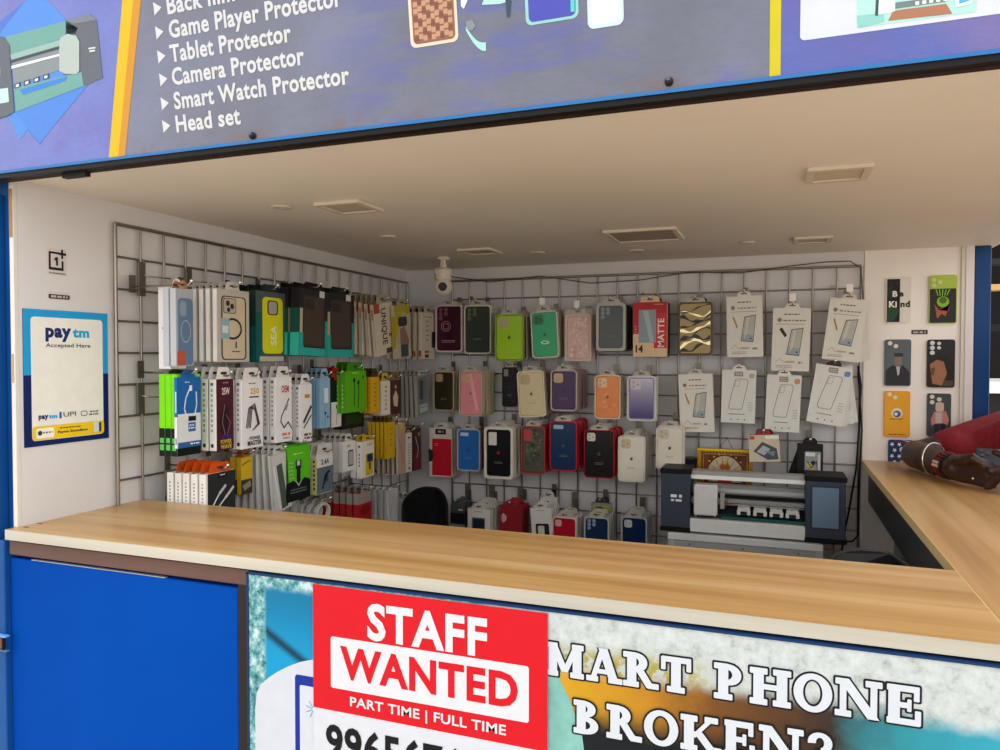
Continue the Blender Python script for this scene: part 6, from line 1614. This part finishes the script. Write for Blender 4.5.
capsules([[(head + V((.015, 0, .02)), .088), (head + V((.03, 0, -.02)), .075)]], 'hair', .006, HR, th, PO, 2)
b = MB()
for s_ in (-1, 1):
    b.ball(head + V((-.071, .03 * s_, -.008)), .0115, M('#e8e0d8', .3), n=10, m=8); b.ball(head + V((-.0805, .03 * s_, -.009)), .005, M('#1a0f0a', .2), n=8, m=6)
    b.tube([head + V((-.082, .015 * s_, .012)), head + V((-.083, .03 * s_, .017)), head + V((-.074, .045 * s_, .011))], .0025, HR, 6)
b.build('eyes', th, PO)
b = MB(); b.tube([head + V((-.080, .02, -.056)), head + V((-.086, 0, -.057)), head + V((-.080, -.02, -.056))], .0045, M('#5a2c28', .4), 6); b.build('lips', th, PO)
# bangle, bracelets, ring
def band(c, ax, r, rt, mat, nm, a0=0, a1=2 * PI, n=28, sq=1.0):
    ax = ax.normalized(); u = ax.cross(V((0, 0, 1))).normalized(); v_ = ax.cross(u)
    full = abs(a1 - a0 - 2 * PI) < 1e-6
    pts = [c + u * r * math.cos(a0 + (a1 - a0) * i / n) + v_ * r * sq * math.sin(a0 + (a1 - a0) * i / n) for i in range(n if full else n + 1)]
    b = MB(); b.tube(pts, rt, mat, 8, closed=full); return b
fa = wr - el
c_ = el.lerp(wr, .50); band(c_ + V((0, 0, .004)), fa.normalized() + V((.55, .1, .1)), .0475, .0030, M('#d8d2c8', .15, .95), '', -2.8, 2.9).build('silver_bangle', th, PO)
for i, (f_, m_) in enumerate(((.80, '#5a1418'), (.84, '#7a1c20'), (.88, '#5a1418'), (.93, '#1a1214'))):
    c_ = el.lerp(wr, f_); r0 = .0355 - .02 * (f_ - .80)
    ax = fa.normalized(); u = ax.cross(V((0, 0, 1))).normalized(); v_ = ax.cross(u)
    b = MB()
    for k_ in range(22):
        a = 2 * PI * k_ / 22
        b.ball(c_ + u * r0 * math.cos(a) + v_ * r0 * math.sin(a), .0047, M('#d8b0a8' if (k_ % 7 == 0 and i < 3) else m_, .3), n=8, m=6)
    b.build('beaded_bracelet', th, PO)
b = MB(); b.ball(uy(973, 478.5, 1.225), .0032, M('#f0ece4', .1, .9), n=8, m=6); b.build('ring', th, PO)
# phone in the hands
c_ = uy(1008, 460, 1.26)
th = thing('mobile_phone', 'dark mobile phone held up in both hands of the leaning person', 'phone', tuple(c_))
th.rotation_euler = (math.radians(-55), math.radians(3), math.radians(-4))
b = MB(); b.prism(rrect(-.072, -.036, .072, .036, .009), -.0045, .0045, M('#22232a', .3), .0015); b.build('phone_body', th)
b = MB()
for (u, v_) in ((-.060, .022), (-.060, .004), (-.046, .013)): b.prism(circ(u, v_, .0055), -.0065, -.0045, M('#3f3a3c', .2), .0005)
b.build('camera_lenses', th)

# ================================================================== OUTSIDE, BEYOND THE OPEN RIGHT SIDE
th = thing('market_stall', 'dark market stall with steel beams seen beyond the open right side', 'stall', (3.5, 4.6, 0))
o = th.location
b = MB(); b.box(2.7, 4.6, 5.6, 5.7, 0, 2.7, M('#221f1d', .8)); b.build('rear_board', th, o)
b = MB(); b.box(2.5, 4.6, 3.6, 5.7, 2.42, 2.50, M('#d8a878', .7)); b.build('awning', th, o)
for x in (2.42, 4.5):
    b = MB(); b.bbox(x, x + .06, 3.7, 3.76, 0, 2.42, M('#4a4440', .5), .004); b.build('upright', th, o)
for z, c_ in ((1.86, '#2a2624'), (1.72, '#c9a06a'), (1.50, '#1c1a1a')):
    b = MB(); b.bbox(2.45, 4.55, 3.68, 3.74, z, z + .035, M(c_, .6), .004); b.build('cross_beam', th, o)
b = MB(); b.bbox(2.52, 4.5, 3.6, 4.5, 1.16, 1.22, M('#e4e6e8', .4), .004); b.bbox(2.55, 4.4, 3.65, 4.4, 0, 1.16, M('#232022', .6), .004); b.build('table', th, o)
